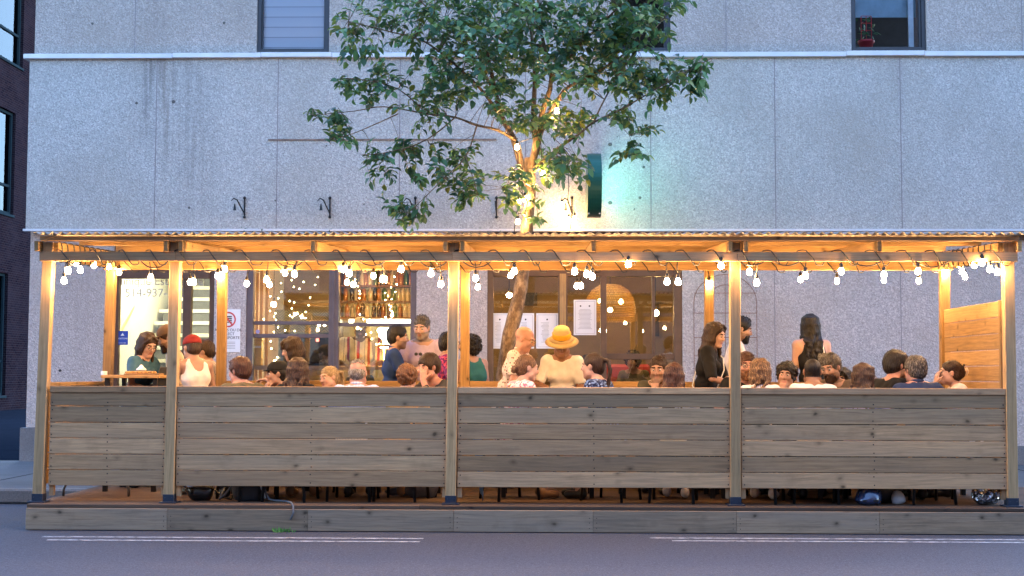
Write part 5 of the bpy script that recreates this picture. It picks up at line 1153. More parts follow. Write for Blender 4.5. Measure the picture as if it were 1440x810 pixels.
    c(sh[0] * .45 + neck * .55 + V3(0, 0, -.01), sh[1] * .45 + neck * .55 + V3(0, 0, -.01), .042 * s, None, .04)
    B.ell(h(0, -.018, .035), V3(.074, .093, .083) * hs, .02, 'add', M4); B.ell(h(0, .018, -.028), V3(.063, .074, .084) * hs, .03, 'add', M4); B.cone(h(-.014, .066, -.092), h(.014, .066, -.092), .022 * hs, None, .028)
    B.cone(h(-.045, .02, -.065), h(.045, .02, -.065), .028 * hs * (1 + .12 * m), None, .03)
    for sd in (-1, 1):
        B.ell(h(sd * .034, .064, -.022), .022 * hs, .02); B.ell(h(sd * .075, -.008, -.002), V3(.010, .019, .031) * hs, .006, 'add', M4)
        B.cone(h(sd * .018, .082, .034), h(sd * .045, .070, .034), .011 * hs, .009 * hs, .012)
    for sd in (-1, 1): B.ell(h(sd * .031, .099, .012), .0135 * hs, .010, 'sub')
    B.cone(h(0, .086, .018), h(0, .106, -.020), .0075 * hs, .0115 * hs, .010); B.cone(h(-.010, .095, -.026), h(.010, .095, -.026), .0085 * hs, None, .006)
    B.cone(h(-.018, .084, -.056), h(.018, .084, -.056), .0085 * hs, None, .006); B.ell(h(0, .101, -.0565), V3(.026, .006, .0022) * hs, .003, 'sub', M4)
    Vx, Q = B.mesh(vox)
    HI = np.linalg.inv(Hn) / hs
    hcol = HR[hair[1]] if hair and hair[1] in HR else HR['dkbrown']
    mats = [SK[skin], lip or (LIPM if sex == 'm' else LIP), hcol, STUB[beard[1]] if beard else SK[skin], shoes]
    def mi(C):
        Lc = (HI @ (C - hc).T).T; x, y, z = np.abs(Lc[:, 0]), Lc[:, 1], Lc[:, 2]; r = np.zeros(len(C), int)
        near = (np.linalg.norm(Lc, axis=1) < .16)
        if beard: r[near & (y > -.005) & (z < -.030) & (z > -.135) & ~((y > .086) & (z > -.044) & (x < .02))] = 3
        r[near & (x < .022) & (y > .078) & (z < -.047) & (z > -.067)] = 1
        r[near & (x > .013) & (x < .047) & (y > .06) & (z > .028) & (z < .039)] = 2
        if hair and hair[0] == 'buzz': r[near & (z > .02 - y * .15) & ((y < .055) | (z > .075)) & ~((y > .03) & (z < .06))] = 2; r[near & (y < 0) & (z > -.05) & (np.abs(x) < .07)] = 2
        return r
    nm = 'person'; body = np_mesh(nm, Vx, Q, mats, None, mi); body.location = loc; body.rotation_euler = (0, 0, fa)
    tag(body, label, 'person', grp)
    # ---- eyes
    if eyes:
        for sd in (-1, 1):
            e = MB(); e.ball(h(sd * .031, .0750, .009), .0126 * hs, 8, 6); eo = e.build('eye', EYEW, body, True)
            e = MB(); e.ball(h(sd * .031, .0835, .006), .0072 * hs, 7, 5); e.build('iris', EYED, eo, True)
    # ---- clothes
    tk = dict(sleeve=.55, neck=.066, deep=0., straps=False, infl=.010, hem=-.12, sleeve2=0.); tk.update(topk)
    T = SDF(); q = tk['infl']; c = T.cone
    c(up(V3(-.06, 0, -.06)), up(V3(.06, 0, -.06)), .108 * s + q, None, .03); c(up(V3(-.03 - .025 * m, 0, .14)), up(V3(.03 + .025 * m, 0, .14)), .092 * s + q * 1.3, None, .05)
    c(up(V3(-.055 - .015 * m, 0, .32)), up(V3(.055 + .015 * m, 0, .32)), .100 * s + q, None, .05); c(up(V3(-.085, -.01, .43)), up(V3(.085, -.01, .43)), .070 * s + q, None, .05)
    if not m:
        for sd in (-1, 1): T.ell(up(V3(sd * .065, .085, .34)), .052 * s + q, .03)
    for i in (0, 1):
        if not tk['straps']:
            c(sh[i], up(V3(0, -.01, .49)), .050 * s + q, .045 * s + q, .04); ar = (.044 + .008 * m) * s; f1 = min(1, tk['sleeve']); e1 = sh[i] * (1 - f1) + elb[i] * f1
            c(sh[i], e1, ar * 1.08 + q, ar * (1.08 - .2 * f1) + q * 1.2, .02)
            if tk['sleeve'] > 1: f2 = tk['sleeve'] - 1; c(elb[i], elb[i] * (1 - f2) + wr[i] * f2, ar * .8 + q, ar * (.8 - .3 * f2) + q, .02)
            else:
                d_ = (elb[i] - sh[i]) / np.linalg.norm(elb[i] - sh[i]); T.ell(e1 + d_ * (ar * .98), ar * 1.02, .004, 'sub')
        else:
            x_ = .075; c(up(V3((-1, 1)[i] * x_, .02, .40)), up(V3((-1, 1)[i] * x_, -.03, .505)), .052 * s, .035 * s, .02)
            T.ell(sh[i] + V3((-1, 1)[i] * .02, 0, -.02) * s, V3(.070, .12, .10) * s, .008, 'sub')
    T.ell(neck + V3(0, .012 + tk['deep'] * .4, .010 - tk['deep'] * .5) * s, V3(tk['neck'], tk['neck'] * 1.05, .045 + tk['deep']) * s, .006, 'sub')
    if tk.get('back'): T.ell(neck + V3(0, -.06, -.05) * s, V3(.075, .09, .12) * s, .008, 'sub')
    T.plane(up(V3(0, 0, tk['hem'])), (0, 0, -1))
    Vt, Qt = T.mesh(.010); Vt = disp(Vt, Qt, .0045, 26, PN[0]); Vt = disp(Vt, Qt, .0025, 61, PN[0] + 5); to = np_mesh(tk.get('name', 'shirt'), Vt, Qt, top, body)
    if tk.get('collar'):
        e = MB(); M_ = Matrix.Rotation(R(lean * .6), 4, 'X').inverted(); e.lathe([(.060 * s, 0), (.068 * s, -.012), (.066 * s, .022), (.058 * s, .026)], neck + V3(0, .004, -.005), 18, M_); e.build('collar', top, to, True)
    Pn = SDF(); c = Pn.cone; q = .012; c(up(V3(-.055, 0, -.01)), up(V3(.055, 0, -.01)), .098 * s + q * .6, None, .03)
    for i in (0, 1): c(hj[i], kn[i], .084 * s + q, .056 * s + q, .03); c(kn[i], kn[i] * .08 + an[i] * .92 if not bare else kn[i] * .8 + an[i] * .2, .055 * s + q, .046 * s + q, .02)
    Vt, Qt = Pn.mesh(.014); Vt = disp(Vt, Qt, .004, 30, PN[0] + 3); np_mesh('trousers' if not bare else 'shorts', Vt, Qt, bottoms, body)
    for i in (0, 1):
        Sh = SDF(); a_ = an[i] + V3(0, -.025, -.045) * s; f_ = an[i] + V3(0, .13, -.050) * s; Sh.cone(a_ + V3(0, 0, .01), f_, .042 * s, .036 * s, .03); Sh.cone(a_ + V3(0, 0, .03), a_, .043 * s, .042 * s, .02); Sh.plane((0, 0, .0), (0, 0, -1)); Sh.plane(an[i] + V3(0, -.02, .03), (0, .25, 1)); Vt, Qt = Sh.mesh(.010)
        np_mesh('shoe', Vt, Qt, shoes, body, None, 2)
    # ---- hair
    st, hk = hair[0], hair[1]; o3 = hair[2] if len(hair) > 2 else {}
    H = SDF(); amp, fr = .003, 70
    rr = random.Random(PN[0])
    def cap(t=.012, low=-.06, hl=.058, fw=.0, k=.01):
        H.ell(h(0, -.020, .036), V3(.074 + t, .092 + t, .083 + t) * hs, k, 'add', M4)
        H.ell(h(0, -.045, -.015), V3(.066 + t * .8, .062 + t, .075) * hs, .02, 'add', M4)
    def cutface(hl=.056, low=-.085, side=.03):
        H.ell(h(0, .115 + side * .5, hl - .105), V3(.085, .095 + side, .112) * hs, .008, 'sub', M4); H.plane(h(0, 0, low), Hn @ V3(0, .25, -1), .01)
    def lock(p, r0, r1, k=.008):
        for i in range(len(p) - 1):
            a0 = r0 + (r1 - r0) * i / (len(p) - 1); a1 = r0 + (r1 - r0) * (i + 1) / (len(p) - 1); H.cone(p[i], p[i + 1], a0, a1, k)
    if st in ('short', 'quiff', 'curlyshort', 'cap', 'hat', 'balding'):
        tt = o3.get('t', .010)
        if st == 'balding':
            H.ell(h(0, -.045, -.002), V3(.078, .070, .070) * hs, .01, 'add', M4); H.ell(h(0, -.02, .10), V3(.062, .085, .055) * hs, .01, 'sub', M4)
            for i in range(10): lock([h(rr.uniform(-.05, .05), -.03, .112), h(rr.uniform(-.05, .05), -.09, .085)], .006, .005)
        else: cap(tt)
        cutface(o3.get('hl', .058), -.068)
        for sd in (-1, 1): H.ell(h(sd * .088, .0, -.008), V3(.022, .024, .030) * hs, .004, 'sub', M4)
        if st == 'quiff':
            for i in range(26):
                a = rr.uniform(-.055, .055); lock([h(a, .065, .075), h(a * 1.1 + rr.uniform(-.01, .02), .055, .108 + rr.uniform(0, .014)), h(a * 1.2 + .02, .0, .128 + rr.uniform(0, .01)), h(a * 1.2 + .015, -.07, .10)], .011, .009)
        if st == 'curlyshort':
            for i in range(130):
                a = rr.uniform(0, 2 * PI); z = rr.uniform(-.5, 1); rad = math.sqrt(1 - z * z); p = V3(.082 * rad * math.cos(a), -.02 + .100 * rad * math.sin(a), .034 + .09 * z)
                if p[1] > .045 and p[2] < .075: continue
                H.ell(h(*p), rr.uniform(.009, .016) * hs * o3.get('cr', 1), .004)
            amp = .003; fr = 160
        elif st not in ('cap', 'hat'):
            for i in range(70):
                a = rr.uniform(-.06, .06); y = rr.uniform(-.09, .06); zz_ = .034 + .088 * math.sqrt(max(0, 1 - (a / .088) ** 2 - ((y + .02) / .108) ** 2)); 
                if zz_ < .06: continue
                lock([h(a, y, zz_), h(a + rr.uniform(-.012, .012), y + rr.uniform(-.006, .02), zz_ + o3.get('tuft', .010))], .0065, .004, .004)
    elif st == 'curly':
        cap(.02); cutface(.06, o3.get('low', -.11))
        for i in range(230):
            a = rr.uniform(0, 2 * PI); z = rr.uniform(-.9, 1); rad = math.sqrt(1 - z * z); k_ = o3.get('vol', 1.2); p = V3(.088 * rad * math.cos(a) * k_, -.025 + .100 * rad * math.sin(a) * k_, .025 + .095 * z * k_)
            if p[1] > .045 and p[2] < .07: continue
            H.ell(h(*p), rr.uniform(.011, .02) * hs, .004)
        fr = 150; amp = .004
    elif st in ('long', 'bob', 'wavy', 'mid'):
        cap(.014); L = o3.get('L', .34); cutface(o3.get('hl', .06), -.2, .01); ln = 34
        for i in range(ln):
            f = (i + .5) / ln; a = R(35) + f * R(290) + rr.uniform(-.05, .05) ; a = a - R(90) + 0
            # a runs round the head from one temple behind to the other
            ang = R(90) + R(48) + f * R(264); cx_, sy_ = math.cos(ang), math.sin(ang); l_ = L * rr.uniform(.88, 1.08) * (1 if sy_ < .3 else o3.get('fl', .9))
            r_ = 1.0; pts_ = [h(.03 * cx_, -.02 + .03 * sy_, .118), h(.070 * cx_, -.02 + .085 * sy_, .085), h(.087 * cx_, -.02 + .100 * sy_, .02), h(.090 * cx_, -.022 + .097 * sy_, -.06)]
            z = -.06; n_ = max(1, int((l_ - .18) / .05)); w_ = o3.get('wave', .004); ph = rr.uniform(0, 6)
            q_ = pts_[-1].copy(); tx_ = o3.get('taper', .75)
            for j in range(n_):
                q_ = q_ + V3(0, 0, -.05 * hs); wv = V3(math.sin(ph + j * 1.7) * w_, math.cos(ph + j * 1.3) * w_, 0)
                b0 = V3(neck[0], neck[1] - .055, q_[2]); kx = (1 - tx_) / max(n_, 1); q2 = q_ + (b0 - q_) * kx * V3(1, .6, 0)
                if q_[2] < neck[2] - .03 and q_[1] > neck[1] - .02: q2[1] = max(q2[1], neck[1] + .06); q2[0] = math.copysign(max(abs(q2[0]), .05), q2[0])
                if q_[2] < neck[2] + .0 and q_[1] <= neck[1] - .0: q2[1] = min(q2[1], neck[1] - .085 + math.sin(LN) * (q_[2] - neck[2]))
                q_ = q2; pts_.append(q_ + wv)
            lock(pts_, .017 * hs, o3.get('tip', .008), .010)
        if o3.get('bangs'):
            for i in range(14): a = -.062 + .124 * i / 13; lock([h(a * .6, .03, .122), h(a * .95, .078, .095), h(a, .094 - abs(a) * .35, .052), h(a, .098 - abs(a) * .35, .034)], .011, .008)
        elif o3.get('part', 1):
            for sd in (-1, 1):
                for j in range(5): lock([h(sd * .006, .06 - .02 * j, .118), h(sd * .045, .072 - .018 * j, .094), h(sd * .074, .045 - .015 * j, .045), h(sd * .083, .022 - .012 * j, -.02)], .010, .010)
    elif st in ('bun', 'pony', 'claw'):
        cap(.008); cutface(.058, -.075)
        for sd in (-1, 1): H.ell(h(sd * .088, .0, -.008), V3(.022, .022, .030) * hs, .004, 'sub', M4)
        if st == 'bun': 
            b0 = h(*o3.get('at', (0, -.125, .0))); H.ell(b0, .034 * hs, .012)
            for i in range(14): a = i / 14 * 2 * PI; H.cone(b0 + V3(.02 * math.cos(a), 0, .02 * math.sin(a)), b0 + V3(.03 * math.cos(a + 1), -.012, .03 * math.sin(a + 1)), .010, None, .004)
        elif st == 'pony':
            b0 = h(0, -.115, .055); H.ell(b0, .022 * hs, .012)
            for i in range(16): dx = rr.uniform(-.018, .018); lock([b0, b0 + V3(dx * .6, -.05, -.01), b0 + V3(dx, -.065, -.08), b0 + V3(dx * 1.3, -.055, -.17), b0 + V3(dx * 1.5, -.04, -.25 - rr.uniform(0, .04))], .013, .005, .006)
        else:
            H.ell(h(0, -.115, .01), V3(.035, .030, .055) * hs, .015, 'add', M4)
            for i in range(8): lock([h(rr.uniform(-.02, .02), -.115, .05), h(rr.uniform(-.03, .03), -.135, .085)], .007, .004)
    if st not in ('bald', 'buzz'):
        H.ell(h(0, .06, -.03), V3(.060, .062, .066) * hs, .004, 'sub', M4) if st not in ('balding',) and not o3.get('nocut') else None
        Vh, Qh = H.mesh(.0075); Vh = disp(Vh, Qh, amp, fr, PN[0]); Lc = (HI @ (Vh - hc).T).T; ang = np.arctan2(Lc[:, 0], Lc[:, 1]); rad = np.linalg.norm(Lc[:, :2], axis=1)
        st_ = .0022 * np.sin(ang * 34 + 3 * np.sin(Lc[:, 2] * 30)) * np.clip(rad / .08, 0, 1.2); d_ = (Hn @ np.stack([np.sin(ang), np.cos(ang), 0 * ang], 0)).T; Vh = Vh + d_ * st_[:, None]
        AV, AQ = [], []
        if st not in ('cap', 'hat'):
            lg = st in ('long', 'bob', 'wavy', 'mid')
            for _ in range(240 if lg else 170):
                p_ = Vh[rr.randrange(len(Vh))]; n_ = p_ - hc; n_[2] *= .5; n_ = n_ / max(np.linalg.norm(n_), 1e-6)
                if (HI @ (p_ - hc))[1] > .06 and (HI @ (p_ - hc))[2] < .07: continue
                tz = V3(rr.gauss(0, .25), rr.gauss(0, .25), -1) if lg or p_[2] < hc[2] else V3(rr.gauss(0, .7), rr.gauss(0, .7), rr.gauss(0, .3))
                tz = tz - n_ * np.dot(tz, n_) * .9; L = rr.uniform(.02, .045) if lg else rr.uniform(.010, .022); sd_ = np.cross(tz, n_); sd_ = sd_ / max(np.linalg.norm(sd_), 1e-6) * rr.uniform(.0012, .0026)
                a_ = p_ - n_ * .004; b_ = p_ + tz * L * .5 + n_ * rr.uniform(.003, .008); c_ = p_ + tz * L + n_ * rr.uniform(.001, .012); i_ = len(AV); AV += [a_ - sd_, a_ + sd_, b_ + sd_, b_ - sd_, c_ + sd_ * .2, c_ - sd_ * .2]; AQ += [(i_, i_ + 1, i_ + 2, i_ + 3), (i_ + 3, i_ + 2, i_ + 4, i_ + 5)]
        ho = np_mesh('hair', Vh, Qh, hcol, body, add=(AV, AQ))
    if beard and beard[0] == 'full':
        Bd = SDF(); Bd.ell(h(0, .030, -.070), V3(.064, .068, .062) * hs, .02, 'add', M4); Bd.cone(h(-.012, .074, -.108), h(.012, .074, -.108), .026 * hs, None, .02); Bd.cone(h(-.026, .090, -.048), h(.026, .090, -.048), .009 * hs, None, .008)
        Bd.ell(h(0, .03, .03), V3(.09, .10, .070) * hs, .004, 'sub', M4); Bd.ell(h(0, .104, -.058), V3(.019, .016, .007) * hs, .004, 'sub', M4); Vb, Qb = Bd.mesh(.0065); Vb = disp(Vb, Qb, .0025, 170); np_mesh('beard', Vb, Qb, HR[beard[2] if len(beard) > 2 else hk], body)
    if st == 'cap':
        cc = o3['capmat']; C_ = SDF(); C_.ell(h(0, -.018, .050), V3(.089, .108, .088) * hs, .01, 'add', M4); C_.plane(h(0, 0, .040), Hn @ V3(0, .10, -1), .004)
        fy_ = o3.get('brim', 1)
        C2 = SDF(); C2.ell(h(0, .075 * fy_ - .01, .046), V3(.070, .092, .008) * hs, .004, 'add', M4); 
        Vc, Qc = C_.mesh(.0075); co = np_mesh('baseball_cap', Vc, Qc, cc, body)
        if fy_: Vc, Qc = C2.mesh(.005); np_mesh('brim', Vc, Qc, cc, co)
    if st == 'hat':
        hm = o3['hatmat']; e = MB(); prof = [(.088, .0), (.135, -.012), (.185, -.038), (.187, -.036), (.14, -.006), (.098, .008), (.098, .035), (.094, .07), (.086, .105), (.07, .122), (.035, .127), (.0, .12)]
        cvs = h(0, -.015, .060); e.lathe([(r_ * hs * 1.03, z_ * hs) for r_, z_ in [(a_ * .88, b_ * .95) for a_, b_ in prof[:3][::-1] + prof[4:]]], cvs, 28, M4); ho_ = e.build('bucket_hat', hm[0], body, True); e = MB(); e.lathe([(.094 * hs, .012 * hs), (.0955 * hs, .02 * hs), (.0935 * hs, .060 * hs), (.089 * hs, .064 * hs)], cvs, 28, M4); e.build('hat_band', hm[1], ho_, True)
    if glasses:
        e = MB(); 
        for sd in (-1, 1):
            r_ = .0215; pts_ = [h(sd * .032 + r_ * math.cos(a), .103, .008 + r_ * .85 * math.sin(a)) for a in np.linspace(0, 2 * PI, 17)]; e.tube(pts_, .0018 if glasses != 'thick' else .0028, 5, False); e.tube([h(sd * .053, .100, .015), h(sd * .078, .0, .015)], .0017, 4)
        e.tube([h(-.011, .104, .012), h(.011, .104, .012)], .0018, 4); e.build('glasses', BLACKP if glasses != 'gold' else GOLD, body, True)
    if extra: extra(body, dict(h=h, up=up, neck=neck, s=s, sh=sh, elb=elb, wr=wr, hip=hip, hs=hs, M4=M4, T=to))
    if pose == 'sit' and seat:
        pass
    return body
def strap_fn(mat, side, w=.012, cross=True):
    def f(body, k):
        up = k['up']; s = k['s']; a = up(V3(side * .07, .0, .545)); e = MB()
        if cross: fr = [a, up(V3(side * .05, .125, .44)), up(V3(0, .165, .32)), up(V3(-side * .08, .135, .12)), up(V3(-side * .15, .03, .0))]; bk = [a, up(V3(side * .04, -.10, .44)), up(V3(0, -.125, .32)), up(V3(-side * .09, -.12, .12)), up(V3(-side * .15, -.02, .0))]
        else: fr = [a, up(V3(side * .085, .11, .44)), up(V3(side * .10, .12, .25)), up(V3(side * .16, .06, .05))]; bk = [a, up(V3(side * .085, -.092, .46)), up(V3(side * .10, -.125, .30)), up(V3(side * .16, -.10, .0))]
        e.tube(fr, w * .5, 6); e.tube(bk, w * .5, 6); e.build('shoulder_strap', mat, body, True)
    return f
TS = .5
c_teal = cloth('teal_cotton', (.045, .12, .20)); c_stripeb = cloth('beige_stripe', (.5, .4, .3), 'stripe', (.3, .2, .14)); c_wht = cloth('white_cotton', (.62, .56, .54)); c_olive = cloth('olive_cotton', (.105, .09, .055)); c_black = cloth('black_cotton', (.010, .010, .012)); c_plaid = cloth('light_plaid', (.62, .64, .72), 'plaid', (.22, .3, .55)); c_navy = cloth('navy_cotton', (.015, .035, .12)); c_lil = cloth('lilac_cotton', (.44, .36, .50)); c_yel = cloth('yellow_cotton', (.65, .33, .04)); c_dgrey = cloth('charcoal_cotton', (.04, .038, .042)); c_purp = cloth('purple_print', (.10, .02, .13), 'floral', (.40, .05, .13)); c_dot = cloth('white_dot_print', (.6, .52, .5), 'dots', (.10, .05, .05)); c_flor = cloth('pink_floral_print', (.74, .62, .62), 'floral', (.5, .12, .2), .9); c_cream = cloth('cream_cotton', (.62, .58, .54)); c_nflor = cloth('navy_floral_print', (.012, .018, .055), 'floral', (.13, .20, .38)); c_dolive = cloth('dark_olive', (.05, .046, .03)); c_brj = cloth('brown_tweed', (.10, .075, .06)); c_navy2 = cloth('slate_navy', (.02, .035, .085)); c_barst = cloth('red_stripe_shirt', (.60, .52, .42), 'stripe', (.30, .04, .05), .6); c_tealtank = cloth('turquoise_cotton', (.02, .10, .11))
CAPB = cloth('brown_cap', (.09, .055, .035)); CAPK = cloth('black_cap', (.012, .012, .013)); CAPR = cloth('red_beret', (.20, .02, .02)); CAPC = cloth('cream_cap', (.62, .55, .38), 'dots', (.16, .10, .05), .5); STRAW = (cloth('woven_straw', (.46, .32, .14)), cloth('straw_band', (.55, .27, .02)))
leather = simple('tan_leather', (.25, .11, .05), .5); WCORD = simple('white_strap', (.7, .68, .66), .5)
GS = SW
def menu_card(body, k):
    e = MB(); w = (k['wr'][0] + k['wr'][1]) / 2 + V3(0, .06, .12); M_ = Matrix.Translation(Vector(w)) @ Matrix.Rotation(R(-25), 4, 'X'); e.box((-.12, -.003, -.15), (.12, .003, .13), M_); o = e.build('menu_card', simple('dark_menu_card', (.05, .055, .065), .5), None); o.matrix_world = Matrix.Translation(body.location) @ Matrix.Rotation(body.rotation_euler.z, 4, 'Z'); tag(o, 'dark menu card held by the woman in teal', 'menu')
def shades(body, k):
    e = MB(); q = k['up'](V3(0, .145, .40)); 
    for sd in (-1, 1): e.ball((q[0] + sd * .024, q[1] + .012, q[2]), (.020, .006, .018), 10, 6)
    e.tube([(q[0] - .01, q[1] + .012, q[2] + .01), (q[0] + .01, q[1] + .012, q[2] + .01)], .002, 4); e.build('sunglasses', BLACKP, body, True)
def claw(body, k):
    e = MB(); h = k['h']; e.tube([h(-.03, -.15, .05), h(-.025, -.165, .02), h(-.02, -.15, -.02)], .009, 7); e.tube([h(.03, -.15, .05), h(.025, -.165, .02), h(.02, -.15, -.02)], .009, 7); e.tube([h(-.03, -.15, .03), h(.03, -.15, .03)], .008, 6); e.build('hair_claw', simple('ivory_plastic', (.6, .45, .3), .3), body, True)
def wires(body, k): pass
# --- standing at the entrance bar table
person(208, 468, 13.25, 118, 'woman with round glasses and shoulder length dark hair in a teal T-shirt', 'stand', hair=('mid', 'dkbrown', dict(L=.30, hl=.066)), top=c_teal, glasses='thin', pitch=24, lean=10, arms=('work', 'work'), turn=12, vox=.0075, extra=menu_card)
person(236, 457, 13.45, 250, 'bearded man in brown baseball cap half hidden by the post', 'stand', 'm', 'tan', ('cap', 'dkbrown', dict(capmat=CAPB)), top=c_stripeb, lean=14, pitch=22, beard=('full', 'dark'), arms=('work', 'down'))
person(269, 471, 12.62, 318, 'woman seen from behind in a white tank top with a red beret', 'stand', 'f', 'tan', ('cap', 'dkbrown', dict(capmat=CAPR, brim=0, t=.004)), top=c_wht, topk=dict(straps=True, name='tank_top', back=1, neck=.085, deep=.03), lean=12, pitch=14, arms=('work', 'work'), hmul=1.05, build=1.15)
person(287, 478, 13.75, 268, 'man in beige striped shirt bending behind the tank top woman', 'stand', 'm', 'tan', ('short', 'dkbrown'), top=c_stripeb, lean=20, pitch=16, arms=('work', 'work'))
# --- near row, backs to the street, and far row
NY = 12.16
person(336, 502, NY + .04, 318, 'man with reddish short hair and bare neck in olive T-shirt, back turned', skin='pink', sex='m', hair=('short', 'auburn', dict(t=.016, tuft=.014)), top=c_olive, pitch=8, turn=-20, build=1.05)
person(410, 474, 13.35, 272, 'woman with dark fringed bob looking down in black top', 'stand', hair=('bob', 'dkbrown', dict(L=.235, bangs=1, tip=.013, taper=.95)), top=c_black, pitch=20, lean=6, turn=-8, lip=LIPD)
person(389, 507, 12.72, 248, 'diner in a black cap leaning on one hand beside the long haired woman', skin='tan', hair=('cap', 'black', dict(capmat=CAPK, brim=1)), top=c_black, arms=('chin', 'table'), pitch=6)
person(419, 503, NY, 8, 'woman with very long brown hair seen from behind, below the bob haired woman', hair=('wavy', 'brown', dict(L=.55, wave=.012, taper=1.0)), top=c_black, pitch=2, bare=True, shoes=SHOE_T, bottoms=JEAN)
person(463, 515, 12.98, 232, 'smiling woman with tied back blonde hair facing the street', hair=('pony', 'blonde'), top=c_black, pitch=8, roll=8, turn=-6, vox=.007)
person(503, 506, NY + .06, 4, 'grey balding man in light blue plaid shirt, back turned', sex='m', skin='pink', hair=('balding', 'grey'), top=c_plaid, topk=dict(collar=1), pitch=10, build=1.12)
person(560, 456, 14.25, 82, 'man with short dark hair in navy polo shirt in profile', 'stand', 'm', 'tan', ('short', 'black', dict(t=.012)), top=c_navy, topk=dict(collar=1), pitch=6, lean=4, beard=('stubble', 'dark'), arms=('down', 'work'), ground=GS)
person(593, 442, 14.45, 192, 'bearded man in a lilac T-shirt with sunglasses hung at the neck', 'stand', 'm', 'fair', ('short', 'saltpep', dict(t=.008, tuft=.016)), top=c_lil, topk=dict(deep=.02), pitch=14, lean=3, beard=('stubble', 'grey'), arms=('down', 'fold'), ground=GS, vox=.007, extra=shades, build=1.08)
person(573, 510, NY + .05, 12, 'person with short curly copper hair in yellow top, back turned', hair=('curly', 'ginger', dict(vol=1.02, low=-.12)), top=c_yel, pitch=4, bare=True, shoes=SHOE_T)
person(603, 495, 12.85, 225, 'dark haired diner resting the face on both raised hands', skin='pink', hair=('short', 'dkbrown', dict(t=.022, hl=.05)), top=c_dgrey, topk=dict(sleeve=1.7), arms=('face', 'face'), pitch=12, lean=22, vox=.007)
person(633, 466, 13.95, 80, 'man in purple and red print shirt hidden behind the middle post', 'stand', 'm', 'tan', ('short', 'black'), top=c_purp, pitch=6, arms=('down', 'work'), build=1.1, ground=GS)
person(661, 470, 14.4, 330, 'woman with voluminous black curls and bare arm behind the pine post', 'stand', 'f', 'tan', ('curly', 'black', dict(vol=1.3)), top=c_tealtank, topk=dict(straps=True, name='tank_top'), pitch=5, arms=('down', 'down'), ground=GS)
person(738, 461, 13.4, 104, 'bald man with glasses in white dotted shirt looking down', 'stand', 'm', 'pink', ('bald', 'grey'), top=c_dot, topk=dict(collar=1, sleeve=.7), pitch=25, lean=18, glasses='gold', arms=('work', 'work'), vox=.007, build=1.12)
person(790, 462, 13.45, 184, 'man in straw bucket hat and cream T-shirt looking down', 'stand', 'm', 'brown', ('hat', 'black', dict(hatmat=STRAW)), top=c_cream, topk=dict(sleeve=.8, deep=.03), pitch=26, lean=14, arms=('down', 'work'), vox=.007, build=1.0)
person(742, 498, NY + .1, 62, 'woman with small bun in white and pink floral top', hair=('bun', 'lightbrown', dict(at=(0, -.12, -.03))), top=c_flor, topk=dict(neck=.078), pitch=10, turn=12, extra=strap_fn(leather, -1, .018, False), build=1.1, bare=True, shoes=SHOE_T)
person(833, 495, NY + .08, 300, 'woman with long dark ponytail in navy floral top', hair=('pony', 'dkbrown'), top=c_nflor, topk=dict(neck=.075), pitch=4, turn=-8, build=1.12, bare=True, shoes=SHOE_B)
person(926, 499, 13.0, 198, 'clean shaven man in olive sweater with hand at his mouth', sex='m', skin='tan', hair=('short', 'dkbrown', dict(t=.010)), top=c_dolive, topk=dict(sleeve=1.8), arms=('table', 'chin'), pitch=14, beard=('stubble', 'dark'), vox=.007)
person(948, 512, NY, 10, 'woman with straight auburn hair seen from behind beside the olive sweater man', hair=('long', 'auburn', dict(L=.46, taper=1.05)), top=c_cream, pitch=4, shoes=SHOE_W)
person(1006, 453, 13.3, 112, 'tall woman with long straight dark hair in black shirt with white strap', 'stand', hair=('long', 'dkbrown', dict(L=.52, fl=1.0, hl=.066)), top=c_black, topk=dict(sleeve=.95, infl=.016), pitch=16, lean=8, turn=14, arms=('work', 'work'), extra=strap_fn(WCORD, -1, .012), vox=.007)
person(1043, 444, 14.4, 96, 'bearded man in profile just past the post, in a white T-shirt', 'stand', 'm', 'tan', ('short', 'black', dict(t=.012, tuft=.02)), top=c_wht, pitch=16, beard=('full', 'dark'), ground=GS)
person(1049, 494, 12.98, 176, 'man with rectangular glasses and ginger beard facing the street', sex='m', skin='pink', hair=('short', 'auburn', dict(t=.014)), top=c_black, beard=('full', 'light', 'ginger'), glasses='thick', pitch=4, vox=.007)
person(1070, 504, NY + .02, 20, 'woman with shoulder length ombre hair in white T-shirt, back turned', hair=('wavy', 'ombre', dict(L=.27, wave=.016, tip=.012)), top=c_wht, pitch=4, bare=True, shoes=SHOE_W)
person(1105, 507, 12.8, 200, 'diner with chin length dark wavy hair and hands at the chin', skin='tan', hair=('curly', 'black', dict(vol=1.12, low=-.15)), top=c_black, topk=dict(sleeve=1.6), arms=('chin', 'chin'), pitch=4, roll=-5, vox=.007)
person(1143, 505, NY + .03, 8, 'man with buzz cut and white T-shirt seen from behind', sex='m', skin='brown', hair=('buzz', 'black'), top=c_wht, pitch=6)
person(1139, 440, 14.45, 352, 'woman with long wavy black hair standing with her back turned by the wall', 'stand', 'f', 'fair', ('wavy', 'black', dict(L=.60, wave=.014, taper=.95)), top=c_black, topk=dict(straps=True, name='tank_top'), arms=('down', 'down'), extra=strap_fn(WCORD, 1, .016, False), ground=GS, pitch=0, lean=2)
person(1168, 497, 12.85, 222, 'man with swept back greying hair and dark beard looking down', sex='m', skin='tan', hair=('quiff', 'saltpep', dict(t=.014)), top=c_brj, topk=dict(sleeve=1.8), beard=('full', 'dark', 'dkbrown'), pitch=18, roll=4, vox=.007, build=1.08)
person(1184, 518, 13.25, 215, 'dark haired diner mostly hidden behind the greying bearded man', skin='brown', hair=('mid', 'black', dict(L=.26)), top=c_dgrey, pitch=4)
